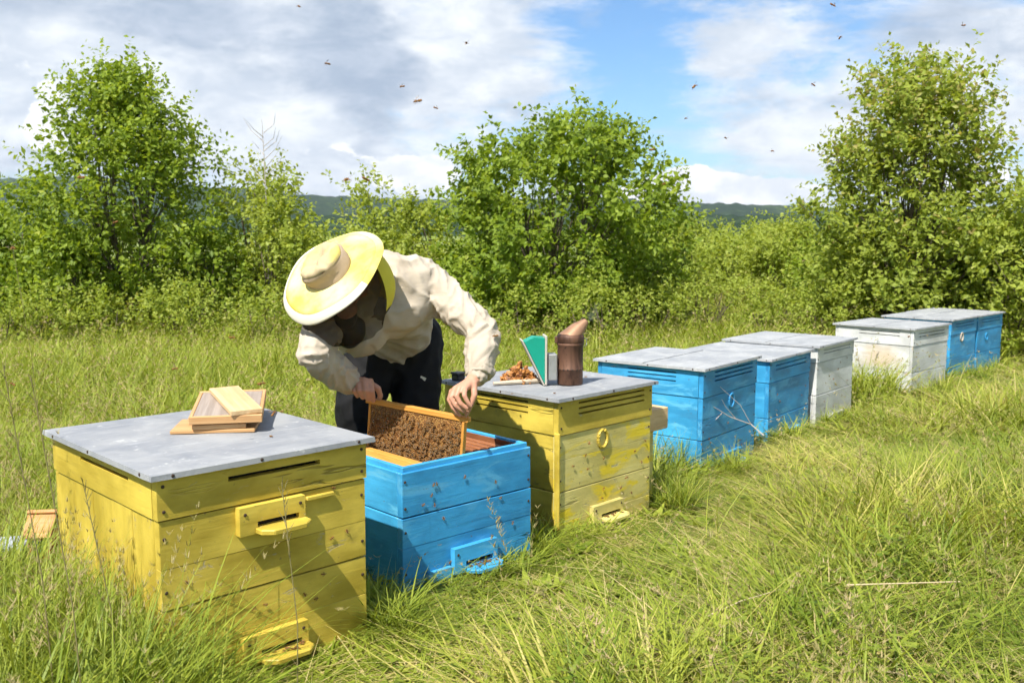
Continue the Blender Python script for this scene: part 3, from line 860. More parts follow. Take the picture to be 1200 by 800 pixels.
SH = [  # px, depth, top py, half width m, clumps, light?, label
    (8, 14.6, 222, .75, 50, 0, 'leafy shrub at the far end of the meadow edge left of the pear tree'),
    (60, 13.4, 268, .80, 46, 0, 'low shrub in front of the tall narrow tree, its outer side'),
    (232, 13.8, 250, .85, 54, 0, 'dense shrub at the right foot of the tall narrow tree'),
    (298, 14.8, 185, .55, 44, 1, 'slim upright shrub below the bare dead twigs'),
    (330, 14.4, 222, .85, 60, 1, 'wide bright green shrub behind the yellow hat'),
    (436, 15.6, 208, .45, 32, 1, 'slim pointed shrub above the beekeeper hat'),
    (405, 15.0, 258, .80, 48, 1, 'yellow green shrub under the slim pointed one'),
    (490, 15.2, 240, .85, 58, 1, 'bright green shrub above the beekeeper back'),
    (560, 14.2, 268, .80, 48, 0, 'dark green shrub at the left foot of the round tree'),
    (735, 14.6, 290, .75, 44, 0, 'shrub at the right foot of the round tree'),
    (790, 18.5, 272, 1.0, 56, 1, 'pale shrub right of the round tree against the wooded hill'),
    (815, 20.0, 258, .55, 30, 1, 'small pointed shrub standing out against the wooded hill'),
    (868, 18.0, 266, 1.0, 58, 1, 'wide pale green shrub behind the near white hive'),
    (935, 17.0, 268, .95, 58, 1, 'yellow green shrub left of the ragged tree'),
    (985, 15.0, 272, .70, 46, 0, 'leafy shrub at the left foot of the ragged tree'),
    (1020, 13.4, 285, .70, 42, 1, 'low bright shrub behind the stained white hive'),
    (1140, 13.2, 262, .80, 54, 0, 'shrub at the right foot of the ragged tree'),
    (1195, 12.2, 235, .75, 56, 1, 'tall shrub beyond the farthest blue hive'),
    (1245, 12.6, 225, .85, 48, 1, 'shrub at the outer end of the meadow edge past the farthest hive'),
    (-45, 13.8, 240, .90, 48, 0, 'shrub closing the outer end of the meadow edge by the pear tree'),
    (160, 15.8, 236, 1.0, 40, 0, 'shrub half hidden behind the tall narrow tree'),
    (620, 16.2, 262, 1.0, 44, 0, 'shrub half hidden behind the round tree'),
    (1085, 15.6, 248, 1.0, 44, 0, 'shrub half hidden behind the ragged tree'),
    (755, 22.0, 274, 1.1, 40, 1, 'far shrub peeping between the round tree and the pale shrub'),
    (775, 26.0, 268, 1.5, 50, 1, 'far shrub just under the wooded ridge beside the round tree'),
    (838, 27.0, 266, 1.5, 50, 1, 'far shrub just under the wooded ridge behind the pale shrubs'),
    (905, 28.0, 268, 1.5, 50, 1, 'far shrub just under the wooded ridge toward the ragged tree'),
    (350, 26.0, 262, 1.5, 50, 1, 'far shrub just under the wooded ridge behind the wide bright shrub'),
    (455, 26.0, 264, 1.5, 50, 1, 'far shrub just under the wooded ridge above the beekeeper'),
    (900, 22.0, 268, 1.2, 46, 1, 'far shrub in the second row behind the wide pale one'),
]
for i, (px, dy, top, hw, nc, light, lab) in enumerate(SH):
    plant('shrub', lab, 'shrub', px_base(px, dy), px_h(top + (4 if i % 2 or 740 < px < 1000 else 24), dy), bushy if i % 3 == 0 else ovate, hw * (1.0 if i % 2 else .88), int(nc * 1.0), 8, .105 if not light else .095, M['leaf_light'] if light else M['leaf'], 100 + i, 3, 'shrubs along the meadow edge', upright=.95, spread=.17, shoot=.34, tint0=.45 if light else .38, low=.04)
# low rough growth at the foot of the shrubs
for i, (px, dy, hh, hw, lab) in enumerate([(20, 12.2, .75, .6, 'low grey green bush in the grass at the meadow corner'), (110, 12.4, .65, .6, 'low bush in the grass before the tall narrow tree'), (205, 12.6, .8, .6, 'low bush in the grass beside the tall narrow tree'),
        (300, 12.5, .75, .6, 'low bush in the grass before the slim upright shrub'), (590, 12.6, .8, .6, 'low bush in the grass before the round tree'), (690, 12.3, .85, .55, 'low bush in the grass right of the round trunk'), (760, 13.2, .85, .6, 'low dull bush in the grass past the smoker'),
        (830, 13.8, .9, .6, 'low dull bush in the grass behind the blue hives'), (905, 13.4, .8, .6, 'low dull bush in the grass behind the near white hive'), (975, 12.8, .85, .5, 'low dull bush by the stained white hive')]):
    plant('low_bush', lab, 'shrub', px_base(px, dy), hh, bushy, hw, 26, 8, .06, M['leaf_light'], 300 + i, 3, 'low bushes in the tall grass', upright=1.1, spread=.14, shoot=.28, tint0=.42, low=.05)
# bare dead twigs standing out of the shrubs
def twig_plant(name, label, cat, base, paths, mat, r0, group=None):
    root = thing(name, label, cat, base, 0, group)
    bm = bmesh.new()
    for P, ra in paths: tube(bm, [Vector(p) for p in P], [r0 * ra * (1 - .8 * i / (len(P) - 1)) for i in range(len(P))], 5)
    obj('branch', bm, mat, root); return root
rr = random.Random(3); H0 = px_h(140, 14.5)
paths = [([(0, 0, 0), (.02, 0, H0 * .5), (0, 0, H0 * .8), (-.02, 0, H0)], 1.0)]
for i in range(12):
    z = H0 * (.72 + .24 * i / 12); s = rr.choice((-1, 1)); L = rr.uniform(.18, .42)
    paths.append(([(0, 0, z), (s * L * .5, rr.gauss(0, .1), z + L * .45), (s * L * .8, rr.gauss(0, .15), z + L * .95)], .45))
twig_plant('dead_sapling', 'bare leafless sapling rising out of the shrubs above the hat', 'sapling', px_base(313, 14.5), paths, M['dead_twig'], .016)
# ------------------------------------------------------------------ beehives
def slotted(wid, hgt, th, slots):
    """board with through slots: slots = (x0,x1,z0,z1) sorted, not overlapping in z when overlapping in x"""
    bm = bmesh.new()
    if not slots:
        bm.free(); return box_bm(wid, th, hgt)
    x0 = min(s[0] for s in slots); x1 = max(s[1] for s in slots)
    add_box(bm, 0, x0, 0, th, 0, hgt); add_box(bm, x1, wid, 0, th, 0, hgt)
    z = 0
    for s in sorted(slots, key=lambda q: q[2]):
        add_box(bm, x0, x1, 0, th, z, s[2])
        z = s[3]
        if s[0] > x0: add_box(bm, x0, s[0], 0, th, s[2], s[3])
        if s[1] < x1: add_box(bm, s[1], x1, 0, th, s[2], s[3])
    add_box(bm, x0, x1, 0, th, z, hgt)
    bmesh.ops.remove_doubles(bm, verts=bm.verts, dist=1e-5)
    return bm
nail_me = None
def nail(parent, x, y, z, rot):
    global nail_me
    if nail_me is None:
        bm = lathe([(.0001, -.004), (.0052, -.004), (.0052, .0012), (.0035, .0022), (.0001, .0024)], 8)
        nail_me = bpy.data.meshes.new('nail'); bm.to_mesh(nail_me); bm.free(); nail_me.materials.append(M['nail'])
    return obj('nail', nail_me, None, parent, (x, y, z), rot)
def entrance(parent, x0, x1, z0, hgt, mat, out=.06, th=.026, y=0.0):
    """entrance block on the front: plate with a flight slot and a chamfered landing board"""
    L = x1 - x0
    o = obj('entrance_block', slotted(L, hgt, th, [(L * .26, L * .90, hgt * .22, hgt * .42)]), mat, parent, (x0, y - th - .001, z0))
    obj('slot_shade_board', box_bm(L * .7, .004, hgt * .3, 0), M['dark'], o, (L * .24, th - .006, hgt * .18))  # dark sheet behind the slot; the slot's shade is put into its colour
    c = L * .14; l0 = L * .22
    bm = prism_bm([(l0, 0), (l0, -out * .55), (l0 + c, -out), (L - c, -out), (L, -out * .55), (L, 0)], .017, .003)
    obj('landing_board', bm, mat, o, (0, -.0005, hgt * .02))
    for nx_ in (.08, .92): nail(o, L * nx_, -.001, hgt * .75, (R(90), 0, 0))
    return o
def hive(key, label, mat, lidmat, courses, roof_h=.116, slots='one', total=.66, ov=.025, lid=True, side_vertical=False, group=None, side_mat=None, gap=.004, front_mat=None):
    x, y, a, w_, d_, z = HIVES[key]
    root = thing('beehive', label, 'beehive', (x, y, z), a, group)
    th = .03; bw, bd = w_ - 2 * ov, d_ - 2 * ov
    body_top = total - .016 if lid else total
    z0 = -.03
    layers = []
    zz = z0
    for h in courses: layers.append((zz, zz + h, 'plank')); zz += h + gap
    if roof_h: layers.append((zz, body_top, 'roof_board'))
    obj('inner_box', box_bm(bw - 2 * th - .004, bd - 2 * th - .004, (layers[-1][1] - .03) if lid else .02, 0), M['dark'], root, (ov + th + .002, ov + th + .002, .0 if lid else -.01))  # near-black block; shade seen through joints and slots is in its colour
    rr = random.Random(hash(key) % 1000 if False else sum(map(ord, key)))
    fm = front_mat or mat; sm = side_mat or mat
    for (za, zb, nm) in layers:
        h = zb - za; fs = []; ss = []
        jit = rr.uniform(-.0015, .0015)
        if nm == 'roof_board':
            if slots == 'one': fs = [(bw * .31, bw * .76, h * .62, h * .74)]; ss = [(bd * .28, bd * .74, h * .66, h * .76)]
            elif slots == 'three': fs = [(bw * .20, bw * .92, h * q, h * (q + .055)) for q in (.50, .66, .82)]; ss = [(bd * .26, bd * .72, h * q, h * (q + .05)) for q in (.50, .66, .82)]
            elif slots == 'two': fs = [(bw * .15, bw * .9, h * q, h * (q + .05)) for q in (.5, .7)]; ss = [(bd * .28, bd * .80, h * q, h * (q + .05)) for q in (.55, .75)]
        pr = .004 if nm == 'roof_board' else 0
        # front and back
        if key in ('y1', 'y3', 'b2', 'b4') and nm == 'plank' and h > .2:      # wide courses are edge-glued from two boards that have opened up
            hs = h * rr.uniform(.42, .58)
            obj(nm, box_bm(bw, th, hs - .0008, .0012), fm, root, (ov, ov + jit, za)); obj(nm, box_bm(bw, th, h - hs - .0008, .0012), fm, root, (ov, ov + jit + rr.uniform(-.001, .0012), za + hs))
        else:
            obj(nm, slotted(bw + 2 * pr, h, th, fs), fm, root, (ov - pr, ov - pr + jit, za))
        obj(nm, slotted(bw + 2 * pr, h, th, []), mat, root, (ov + bw + pr, ov + bd + pr, za), (0, 0, math.pi))
        # sides
        if side_vertical and nm == 'plank':
            pass
        else:
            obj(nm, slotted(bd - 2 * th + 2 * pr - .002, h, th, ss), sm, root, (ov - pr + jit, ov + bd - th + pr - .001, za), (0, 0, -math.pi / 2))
        obj(nm, slotted(bd - 2 * th + 2 * pr - .002, h, th, []), mat, root, (ov + bw + pr, ov + th - pr + .001, za), (0, 0, math.pi / 2))
        for q in (.2, .8):
            if h > .07:
                nail(root, ov + .014, ov - pr + jit - .001, za + h * q, (R(90), 0, 0)); nail(root, ov + bw - .014, ov - pr + jit - .001, za + h * q, (R(90), 0, 0))
    if side_vertical:
        top = layers[-1][0] - gap if roof_h else layers[-1][1]; n = 5; pw = (bd - 2 * th) / n
        for i in range(n):
            obj('side_plank', box_bm(top - z0, th, pw - .0012, .0015), sm, root, (ov + th + rr.uniform(-.001, .001), ov + th + (i + 1) * pw - .0006, z0), (R(90), R(-90), 0))
    if lid:
        # folded sheet-metal lid: slightly dished top with a skirt
        bm = bmesh.new(); n = 14
        grid = [[None] * (n + 1) for _ in range(n + 1)]
        for i in range(n + 1):
            for j in range(n + 1):
                edge = min(i, j, n - i, n - j)
                h = .0035 * mnoise.noise(Vector((i * .45, j * .45, sum(map(ord, key)))) ) * min(1, edge / 2) - (.0015 if edge == 0 else 0)
                grid[i][j] = bm.verts.new((w_ * i / n, d_ * j / n, total + h))
        for i in range(n):
            for j in range(n): bm.faces.new((grid[i][j], grid[i + 1][j], grid[i + 1][j + 1], grid[i][j + 1]))
        rim = [grid[i][0] for i in range(n)] + [grid[n][j] for j in range(n)] + [grid[i][n] for i in range(n, 0, -1)] + [grid[0][j] for j in range(n, 0, -1)]
        low = []
        for v in rim:
            cx, cy = (v.co.x - w_ / 2) / (w_ / 2), (v.co.y - d_ / 2) / (d_ / 2)
            low.append(bm.verts.new((v.co.x + .002 * cx, v.co.y + .002 * cy, total - .017 + .0022 * mnoise.noise(Vector((v.co.x * 9, v.co.y * 9, 2))))))
        inn = []
        for v in low: inn.append(bm.verts.new((w_ / 2 + (v.co.x - w_ / 2) * .955, d_ / 2 + (v.co.y - d_ / 2) * .955, v.co.z + .002)))
        m_ = len(rim)
        for k in range(m_):
            bm.faces.new((rim[k], low[k], low[(k + 1) % m_], rim[(k + 1) % m_])); bm.faces.new((low[k], inn[k], inn[(k + 1) % m_], low[(k + 1) % m_]))
        bmesh.ops.recalc_face_normals(bm, faces=bm.faces)
        lo = obj('lid', bm, lidmat, root)
        if key in ('b4', 'w6', 'w7', 'b8', 'b9'):
            obj('seam', box_bm(w_ - .012, .012, .005, .0015), lidmat, lo, (.006, d_ * (.46 + .1 * rr.random()), total - .001))
        for q in range(3):
            nail(lo, w_ * (.08 + .42 * q + rr.uniform(-.05, .05)), -.001, total - .009, (R(90), 0, 0)); nail(lo, -.001, d_ * (.08 + .42 * q + rr.uniform(-.05, .05)), total - .009, (0, R(-90), 0))
    return root
YG, BG, WG = 'yellow hives in the row', 'blue hives in the row', 'white hives in the row'
h1 = hive('y1', 'large yellow hive with wooden boards lying on its grey lid', M['yellow'], M['lid'], [.289, .257], .118, 'one', side_vertical=True, group=YG)
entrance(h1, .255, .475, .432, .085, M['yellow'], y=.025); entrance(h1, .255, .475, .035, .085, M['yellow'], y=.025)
obj('wooden_cleat', box_bm(.10, .012, .014), M['yellow'], h1, (.49, .012, .49))
o = obj('side_entrance_block', box_bm(.11, .022, .05), M['yellow'], h1, (.003, .20, .14), (0, 0, R(-90))); obj('flight_hole_shade', box_bm(.05, .003, .012, 0), M['dark'], o, (.03, -.002, .018))  # dark strip on the block paints the shade of a hole; nothing is cut
h3 = hive('y3', 'weathered yellow hive carrying the smoker on its lid', M['yellow_worn'], M['lid'], [.255, .255], .135, 'three', group=YG, side_mat=M['yellow'])
for c in h3.children:
    if c.name.startswith('roof_board'): c.data.materials[0] = M['yellow']
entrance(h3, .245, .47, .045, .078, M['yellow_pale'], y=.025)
obj('corner_strip', box_bm(.012, .03, .52), M['yellow'], h3, (.014, .012, -.02)); obj('foot', box_bm(.035, .03, .10), M['yellow'], h3, (.16, .010, -.07))
def ring(parent, x, z, r, mat, y, arc=1.0):
    bm = bmesh.new(); n = int(20 * arc)
    tube(bm, [Vector((r * .8 * math.cos(t), 0, r * math.sin(t))) for t in [math.pi * .5 + 2 * math.pi * arc * k / n for k in range(n + 1)]], [.0085] * (n + 1), 6)
    return obj('entrance_ring', bm, mat, parent, (x, y, z))
ring(h3, .335, .43, .042, M['yellow'], .022, .93)
h4 = hive('b4', 'blue hive right behind the weathered yellow hive, dry twig before it', M['blue'], M['lid_pale'], [.255, .25], .14, 'three', group=BG, side_mat=M['blue_light_lit'])
entrance(h4, .30, .52, .03, .08, M['blue_light_lit'], y=.025); ring(h4, .40, .42, .042, M['blue'], .022)
h5 = hive('b5', 'blue hive standing between another blue hive and a white hive', M['blue'], M['lid_pale'], [.262, .25], .13, 'two', group=BG, side_mat=M['blue_light_lit'])
entrance(h5, .35, .58, .03, .085, M['blue_light_lit'], y=.025)
h6 = hive('w6', 'plain white hive next to the second lidded blue hive', M['white'], M['lid_pale'], [.30, .25], .11, 'two', group=WG)
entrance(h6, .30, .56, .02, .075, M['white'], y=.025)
h7 = hive('w7', 'white hive with a brownish stain, beside the two farthest blue hives', M['white'], M['lid_pale'], [.262, .25], .13, 'two', group=WG)
for c in [c for c in h7.children if c.name.startswith('plank') and abs(c.rotation_euler.z + math.pi / 2) < .1][1:2]:
    c.data.materials[0] = M['white_stained']
h8 = hive('b8', 'far blue hive touching the stained white hive', M['blue'], M['lid_pale'], [.262, .25], .13, 'two', group=BG, side_mat=M['blue_light_lit'])
ring(h8, .33, .45, .045, M['raw_wood'], .022)
h9 = hive('b9', 'farthest blue hive at the end of the row by the shrubs', M['blue'], M['lid_pale'], [.262, .25], .13, 'two', group=BG, side_mat=M['blue_light_lit'])
ring(h9, .30, .40, .04, M['blue_light_lit'], .022)
# the opened blue hive: no lid, rim with an inner ledge
h2 = hive('b2', 'opened blue hive without lid, frames showing inside', M['blue'], M['lid'], [.075, .264, .168], 0, None, .485, lid=False, group=BG, side_mat=M['blue_light_lit'])
bx0, bx1, by0, by1 = .025, .679, .025, .635
for nm, X0, X1, Y0, Y1 in (('rim', bx0 + .011, bx1 - .011, by0 + .011, by0 + .029), ('rim', bx0 + .011, bx1 - .011, by1 - .029, by1 - .011), ('rim', bx0 + .011, bx0 + .029, by0 + .030, by1 - .030), ('rim', bx1 - .029, bx1 - .011, by0 + .030, by1 - .030)):
    obj(nm, box_bm(X1 - X0, Y1 - Y0, .020, .002), M['blue_light_lit'], h2, (X0, Y0, .484))
for X0, Y0, L_, rz in ((bx0 + .031, by0 + .0305, bx1 - bx0 - .062, 0), (bx0 + .031, by1 - .0365, bx1 - bx0 - .062, 0), (bx0 + .0365, by0 + .038, by1 - by0 - .076, R(90)), (bx1 - .0305, by0 + .038, by1 - by0 - .076, R(90))):
    obj('inner_wall', box_bm(L_, .006, .47, 0), M['propolis_wood'], h2, (X0, Y0, .025), (0, 0, rz))
entrance(h2, .25, .47, .055, .10, M['blue_light_lit'], y=.025, out=.065)
obj('bottom_cleat', box_bm(.11, .016, .045), M['blue_light_lit'], h2, (.135, .008, .045))
# ------------------------------------------------------------------ frames: one held up, the others hanging in the opened hive
def hive_frame(label, loc, rot, L=.46, Hh=.27, with_comb=True, wood='orange_wood', topw=.027, group=None):
    """origin: middle of the top bar's underside; runs along local x"""
    t = thing('hive_frame', label, 'frame', loc, 0, group); t.rotation_euler = rot
    obj('top_bar', box_bm(L + .03, topw, .020, .002), M[wood], t, (-L / 2 - .015, -topw / 2, 0))
    for s in (-1, 1):
        obj('side_bar', box_bm(Hh - .001, .025, .011, .0015), M[wood], t, (s * (L / 2 - .0055) - .0055, -.0125, -.001), (0, R(90), 0))
    obj('bottom_bar', box_bm(L - .024, .020, .010, .0015), M[wood], t, (-L / 2 + .012, -.010, -Hh + .002))
    if with_comb:
        bm = bmesh.new(); n, m_ = 22, 12
        for side in (-1, 1):
            g = [[bm.verts.new(((i / n - .5) * (L - .023), side * (.009 + .003 * mnoise.noise(Vector((i * .5, j * .5, side)))), -Hh + .013 + (Hh - .014) * j / m_)) for j in range(m_ + 1)] for i in range(n + 1)]
            for i in range(n):
                for j in range(m_):
                    q = (g[i][j], g[i + 1][j], g[i + 1][j + 1], g[i][j + 1]); bm.faces.new(q if side < 0 else q[::-1])
        obj('comb', bm, M['comb'], t)
    return t
fn = at(546, 494, 3.66); ff = at(434, 472, 3.865)
fdir = ff - fn; flen = fdir.length
fmid = (fn + ff) / 2
fang = math.atan2(-fdir.y, -fdir.x); ftilt = math.atan2(-fdir.z, math.hypot(fdir.x, fdir.y))
held = hive_frame('wooden comb frame crawling with bees, lifted from the opened blue hive', fmid, (0, 0, 0), flen, .235)
held.rotation_mode = 'XYZ'
xaxis = (-fdir).normalized(); yax = Vector((0, 0, 1)).cross(xaxis).normalized(); zax = xaxis.cross(yax)
held_m = Matrix((xaxis, yax, zax)).transposed()
held.rotation_euler = held_m.to_euler()
A2 = HIVES['b2'][2]
def b2(lx, ly, lz): return hive_local('b2', lx, ly, lz)
for i, lx in enumerate((.076, .114, .152)):
    hive_frame('honey coloured frame hanging in the opened hive on its sunny side', b2(lx, .33, .474), (0, 0, A2 + R(90)), .50, .26, False, 'orange_wood', .036, 'frames hanging on the sunny side')
for i, lx in enumerate((.445, .485, .525, .565, .605)):
    hive_frame('propolis stained frame hanging in the opened hive beyond the lifted one', b2(lx, .33, .462), (0, 0, A2 + R(90)), .50, .25, False, 'propolis_wood', .026, 'frames hanging on the far side')

# ------------------------------------------------------------------ things on the lids
def on1(px, py, dz=0):                 # a point on top of the first lid
    return None
LZ1 = .66
def lay(px, py, zt):                   # world point at height zt on the ray through the pixel
    p = at(px, py, 1.0); o = Vector((0, 0, CAM_H)); d = p - o
    return o + d * ((zt - CAM_H) / d.z)
# bottom board, second board, meshed tray, top board; the pile leans up on a block at the back
def tilted(px, py, z, rz, tilt):
    p = lay(px, py, z); p.z = z
    return p, Matrix.Rotation(rz, 3, 'Z') @ Matrix.Rotation(tilt, 3, 'X')
TILT = R(4)
p = lay(199, 509, LZ1 + .001)
tag(obj('wooden_board', box_bm(.27, .20, .012, .002), M['board_wood'], None, p, (0, 0, R(8))), 'thin brown board lying flat on the grey lid under the tray', 'board', 'boards piled on the first lid')
p2, r2_ = tilted(225, 504, LZ1 + .0145, R(12), TILT)
tag(obj('wooden_board', box_bm(.17, .30, .016, .002), M['board_wood'], None, p2, r2_.to_euler()), 'short thick board sandwiched under the meshed tray', 'board', 'boards piled on the first lid')
pk = p2 + r2_ @ Vector((.03, .24, 0)); pk.z = LZ1 + .001
tag(obj('wooden_block', box_bm(.11, .035, p2.z + .24 * math.sin(TILT) - LZ1 - .002, .003), M['raw_wood'], None, pk, (0, 0, R(12))), 'small block propping the far end of the leaning boards', 'block')
pt, rt = tilted(221, 498, LZ1 + .034, R(12), TILT)
tray = thing('meshed_tray', 'shallow wooden tray with grey mesh bottom on the first lid', 'tray', pt); tray.rotation_euler = rt.to_euler()
TW, TD = .232, .37
for ly in (0, TD - .014):
    obj('rail', box_bm(TW, .014, .026, .002), M['board_wood'], tray, (0, ly, 0))
for lx in (.012, TW):
    obj('rail', box_bm(TD - .030, .012, .025, .002), M['board_wood'], tray, (lx, .015, 0), (0, 0, R(90)))
obj('mesh_panel', box_bm(TD - .030, TW - .026, .020, 0), M['grey_mesh'], tray, (TW - .013, .015, .003), (0, 0, R(90)))
pb = pt + rt @ Vector((TW + .002, .020, .0265))
rb = Matrix.Rotation(R(12), 3, 'Z') @ Matrix.Rotation(TILT, 3, 'X') @ Matrix.Rotation(R(90 + 16), 3, 'Z')
tag(obj('wooden_board', box_bm(.36, .104, .017, .002), M['pale_wood'], None, pb, rb.to_euler()), 'clean pale plank lying on top of the meshed tray', 'board', 'boards piled on the first lid')
# smoker on the weathered yellow hive
LZ3 = HIVES['y3'][5] + .6605
sp = lay(668, 450, LZ3); sm = thing('bee_smoker', 'sooty copper bee smoker with teal bellows on the yellow hive lid', 'smoker', (sp.x, sp.y, LZ3), 0)
hh = .238; rad = .061
can = obj('can', lathe([(.001, .002), (rad * .97, .002), (rad, .006), (rad, hh * .30), (rad + .002, hh * .31), (rad + .002, hh * .33), (rad, hh * .34), (rad, hh * .78), (rad + .004, hh * .80), (rad + .004, hh * .84), (rad, hh * .85)], 40), M['copper'], sm); smooth(can)
cap = obj('lid_cap', lathe([(rad + .0015, hh * .84), (rad + .005, hh * .86), (rad + .005, hh * .96), (rad + .001, hh), (rad * .9, hh + .006), (.001, hh + .008)], 40), M['copper'], sm); smooth(cap)
bm = bmesh.new()
n = 24; rings = []
for t in (0, .5, .92, 1.0):
    r_ = (rad * .95) * (1 - t) + .013 * t
    c = Vector((.002 + .076 * t, 0, hh + .004 + .064 * t)); til = R(40) * min(1, t * 1.3)
    rings.append([bm.verts.new(c + Vector((r_ * math.cos(a) * math.cos(til), r_ * math.sin(a), -r_ * math.cos(a) * math.sin(til)))) for a in [2 * math.pi * k / n for k in range(n)]])
for a, b in zip(rings, rings[1:]):
    for k in range(n): bm.faces.new((a[k], a[(k + 1) % n], b[(k + 1) % n], b[k]))
smooth(obj('spout', bm, M['copper_spout'], sm))
shield = obj('heat_shield', box_bm(.045, .075, .125, .004), M['tin'], sm, (-.112, -.0375, .025))
bel = obj('bellows_board', box_bm(.011, .10, .235, .003), M['bellow_wood'], sm, (-.128, -.05, .004), (0, 0, 0))
bm = bmesh.new()                       # teal wedge: wide at the top, closed at the bottom
wy = .047; zb, zt = .012, .228
tri = [(-.129, zb), (-.129, zt), (-.230, zt - .006), (-.186, zt + .006)]
prof = [(-.129, zb), (-.129, zt), (-.180, zt + .004), (-.226, zt - .018)]
fa = [bm.verts.new((x, -wy, z)) for x, z in prof]; fb = [bm.verts.new((x, wy, z)) for x, z in prof]
bm.faces.new(fa); bm.faces.new(fb[::-1])
for i in range(4): bm.faces.new((fa[i], fb[i], fb[(i + 1) % 4], fa[(i + 1) % 4]))
bmesh.ops.recalc_face_normals(bm, faces=bm.faces)
obj('bellows', bm, M['teal_leather'], sm)
L_ = math.hypot(.097, zt - .018 - zb) + .02
obj('bellows_board', box_bm(.007, .10, L_, .002), M['bellow_wood'], sm, (-.134, -.05, .001), (0, -math.atan2(.097, zt - .018 - zb), 0))
obj('hinge', box_bm(.020, .030, .030, .002), M['copper'], sm, (-.074, -.015, hh * .84))
for q in range(5):
    nail(bel, -.001, .010 + .001 * q, .03 + .043 * q, (0, R(-90), 0))
bm = bmesh.new(); tube(bm, [Vector((rad + .006, .01, hh * .93)), Vector((rad + .020, .012, hh * .90)), Vector((rad + .018, .0, hh * .80)), Vector((rad + .004, .0, hh * .76))], [.0022] * 4, 6)
obj('hook', bm, M['tin'], sm)
for q in range(8):
    a_q = R(-150 + 17 * q * 1.2); nail(can, (rad + .001) * math.cos(a_q), (rad + .001) * math.sin(a_q), hh * .32, (R(90), 0, a_q + R(90)))
# rotate smoker a little so that the bellows show
sm.rotation_euler = (0, 0, R(6))
# thin smoke at the spout
def smoke_mat():
    m, t = new_mat('thin_smoke')
    tc = t.add('ShaderNodeTexCoord')
    d = t.math('MULTIPLY', t.ramp(t.noise(tc.outputs['Object'], 26, 3, .6), .42, .75), 5.0)
    pv = t.add('ShaderNodeVolumePrincipled', ins={'Color': (.85, .87, .9, 1), 'Density': d})
    t.add('ShaderNodeOutputMaterial', ins={'Volume': pv.outputs[0]})
    return m
bm = bmesh.new(); bmesh.ops.create_icosphere(bm, subdivisions=3, radius=1, matrix=Matrix.Diagonal((.030, .026, .046, 1)))
for v in bm.verts: v.co += Vector((.5 * max(0, v.co.z), 0, 0)) + v.co.normalized() * .006 * mnoise.noise(v.co * 40)
tag(obj('smoke', bm, smoke_mat(), None, sp + Vector((.108, .012, hh + .105))), 'faint wisp of smoke leaving the smoker spout', 'smoke', kind='stuff')
# heap of comb scraps, scraper and dark box
wp = lay(608, 448, LZ3); bm = bmesh.new(); rr = random.Random(8)
for i in range(190):
    r_ = rr.random() ** .6; a = rr.uniform(0, 6.283); hgt = .075 * (1 - r_ ** 1.6) * rr.uniform(.2, 1.1)
    mtx = Matrix.Translation((r_ * .085 * math.cos(a), r_ * .06 * math.sin(a), .008 + hgt)) @ Euler((rr.uniform(0, 3), rr.uniform(0, 3), rr.uniform(0, 3))).to_matrix().to_4x4() @ Matrix.Diagonal((rr.uniform(.010, .026), rr.uniform(.007, .016), rr.uniform(.003, .007), 1))
    g_ = bmesh.ops.create_icosphere(bm, subdivisions=1, radius=1, matrix=mtx)
    for v in g_['verts']: v.co += Vector([rr.gauss(0, .002) for _ in range(3)])
for v in bm.verts: v.co.z = max(v.co.z, .001)
hp = obj('wax_scraps', bm, M['wax'], None, wp); tag(hp, 'heap of orange brown comb scraps on the lid beside the bellows', 'wax')
tp = lay(578, 452, LZ3); tq = lay(634, 449, LZ3)
bm = bmesh.new(); d = tq - tp
tube(bm, [Vector((0, 0, .011)), Vector((d.x * .35, d.y * .35, .012)), Vector((d.x, d.y, .013))], [.008, .011, .012], 8)
tag(obj('hand_tool', bm, M['raw_wood'], None, tp), 'round wooden tool handle lying before the wax scraps', 'tool')
bp = lay(541, 446, LZ3)
box = thing('dark_box', 'small black box at the far corner of the yellow hive lid', 'box', (bp.x, bp.y, LZ3), A2)
obj('body', box_bm(.05, .05, .030, .004), M['black'], box, (-.025, 0, 0)); obj('top', box_bm(.058, .058, .010, .003), M['black'], box, (-.029, -.004, .0305))
# wooden stand between the yellow and the blue hive
sb = hive_local('y3', .738, .05, 0); zgd = float(gz(sb.x, sb.y))
st = thing('wooden_stand', 'bare wooden crosspiece on a post beside the weathered yellow hive', 'stand', (sb.x, sb.y, zgd), HIVES['y3'][2])
obj('crosspiece', box_bm(.22, .12, .11, .004), M['pale_wood'], st, (-.065, -.005, .395)); obj('post', box_bm(.10, .07, .394, .004), M['yellow_worn'], st, (-.02, .03, 0))
obj('foot_board', box_bm(.22, .05, .03, .003), M['raw_wood'], st, (-.08, .125, .05))
# little painted bee house left of the first hive
hp = at(46, 640, 3.35); gzz = float(gz(hp.x, 3.35))
lh = thing('toy_bee_house', 'small orange roofed wooden box in the grass left of the first hive', 'bee house', (hp.x, 3.35, gzz), R(6))
Hb = at(46, 627, 3.35).z - gzz
obj('wall', box_bm(.078, .09, Hb, .003), M['orange_paint'], lh, (-.039, 0, 0)); obj('window_panel', box_bm(.046, .004, .045, .001), M['teal_paint'], lh, (-.023, -.005, Hb - .062))
rf = obj('roof', box_bm(.100, .105, .010, .002), M['roof_wood'], lh, (-.05, -.020, Hb - .008), (R(44), 0, 0)); obj('ridge_strip', box_bm(.104, .014, .010, .002), M['roof_wood'], rf, (-.002, .096, .0105))
obj('roof', box_bm(.100, .090, .010, .002), M['roof_wood'], lh, (.05, .122, Hb - .002), (R(44), 0, math.pi))
gp = at(8, 650, 3.3)
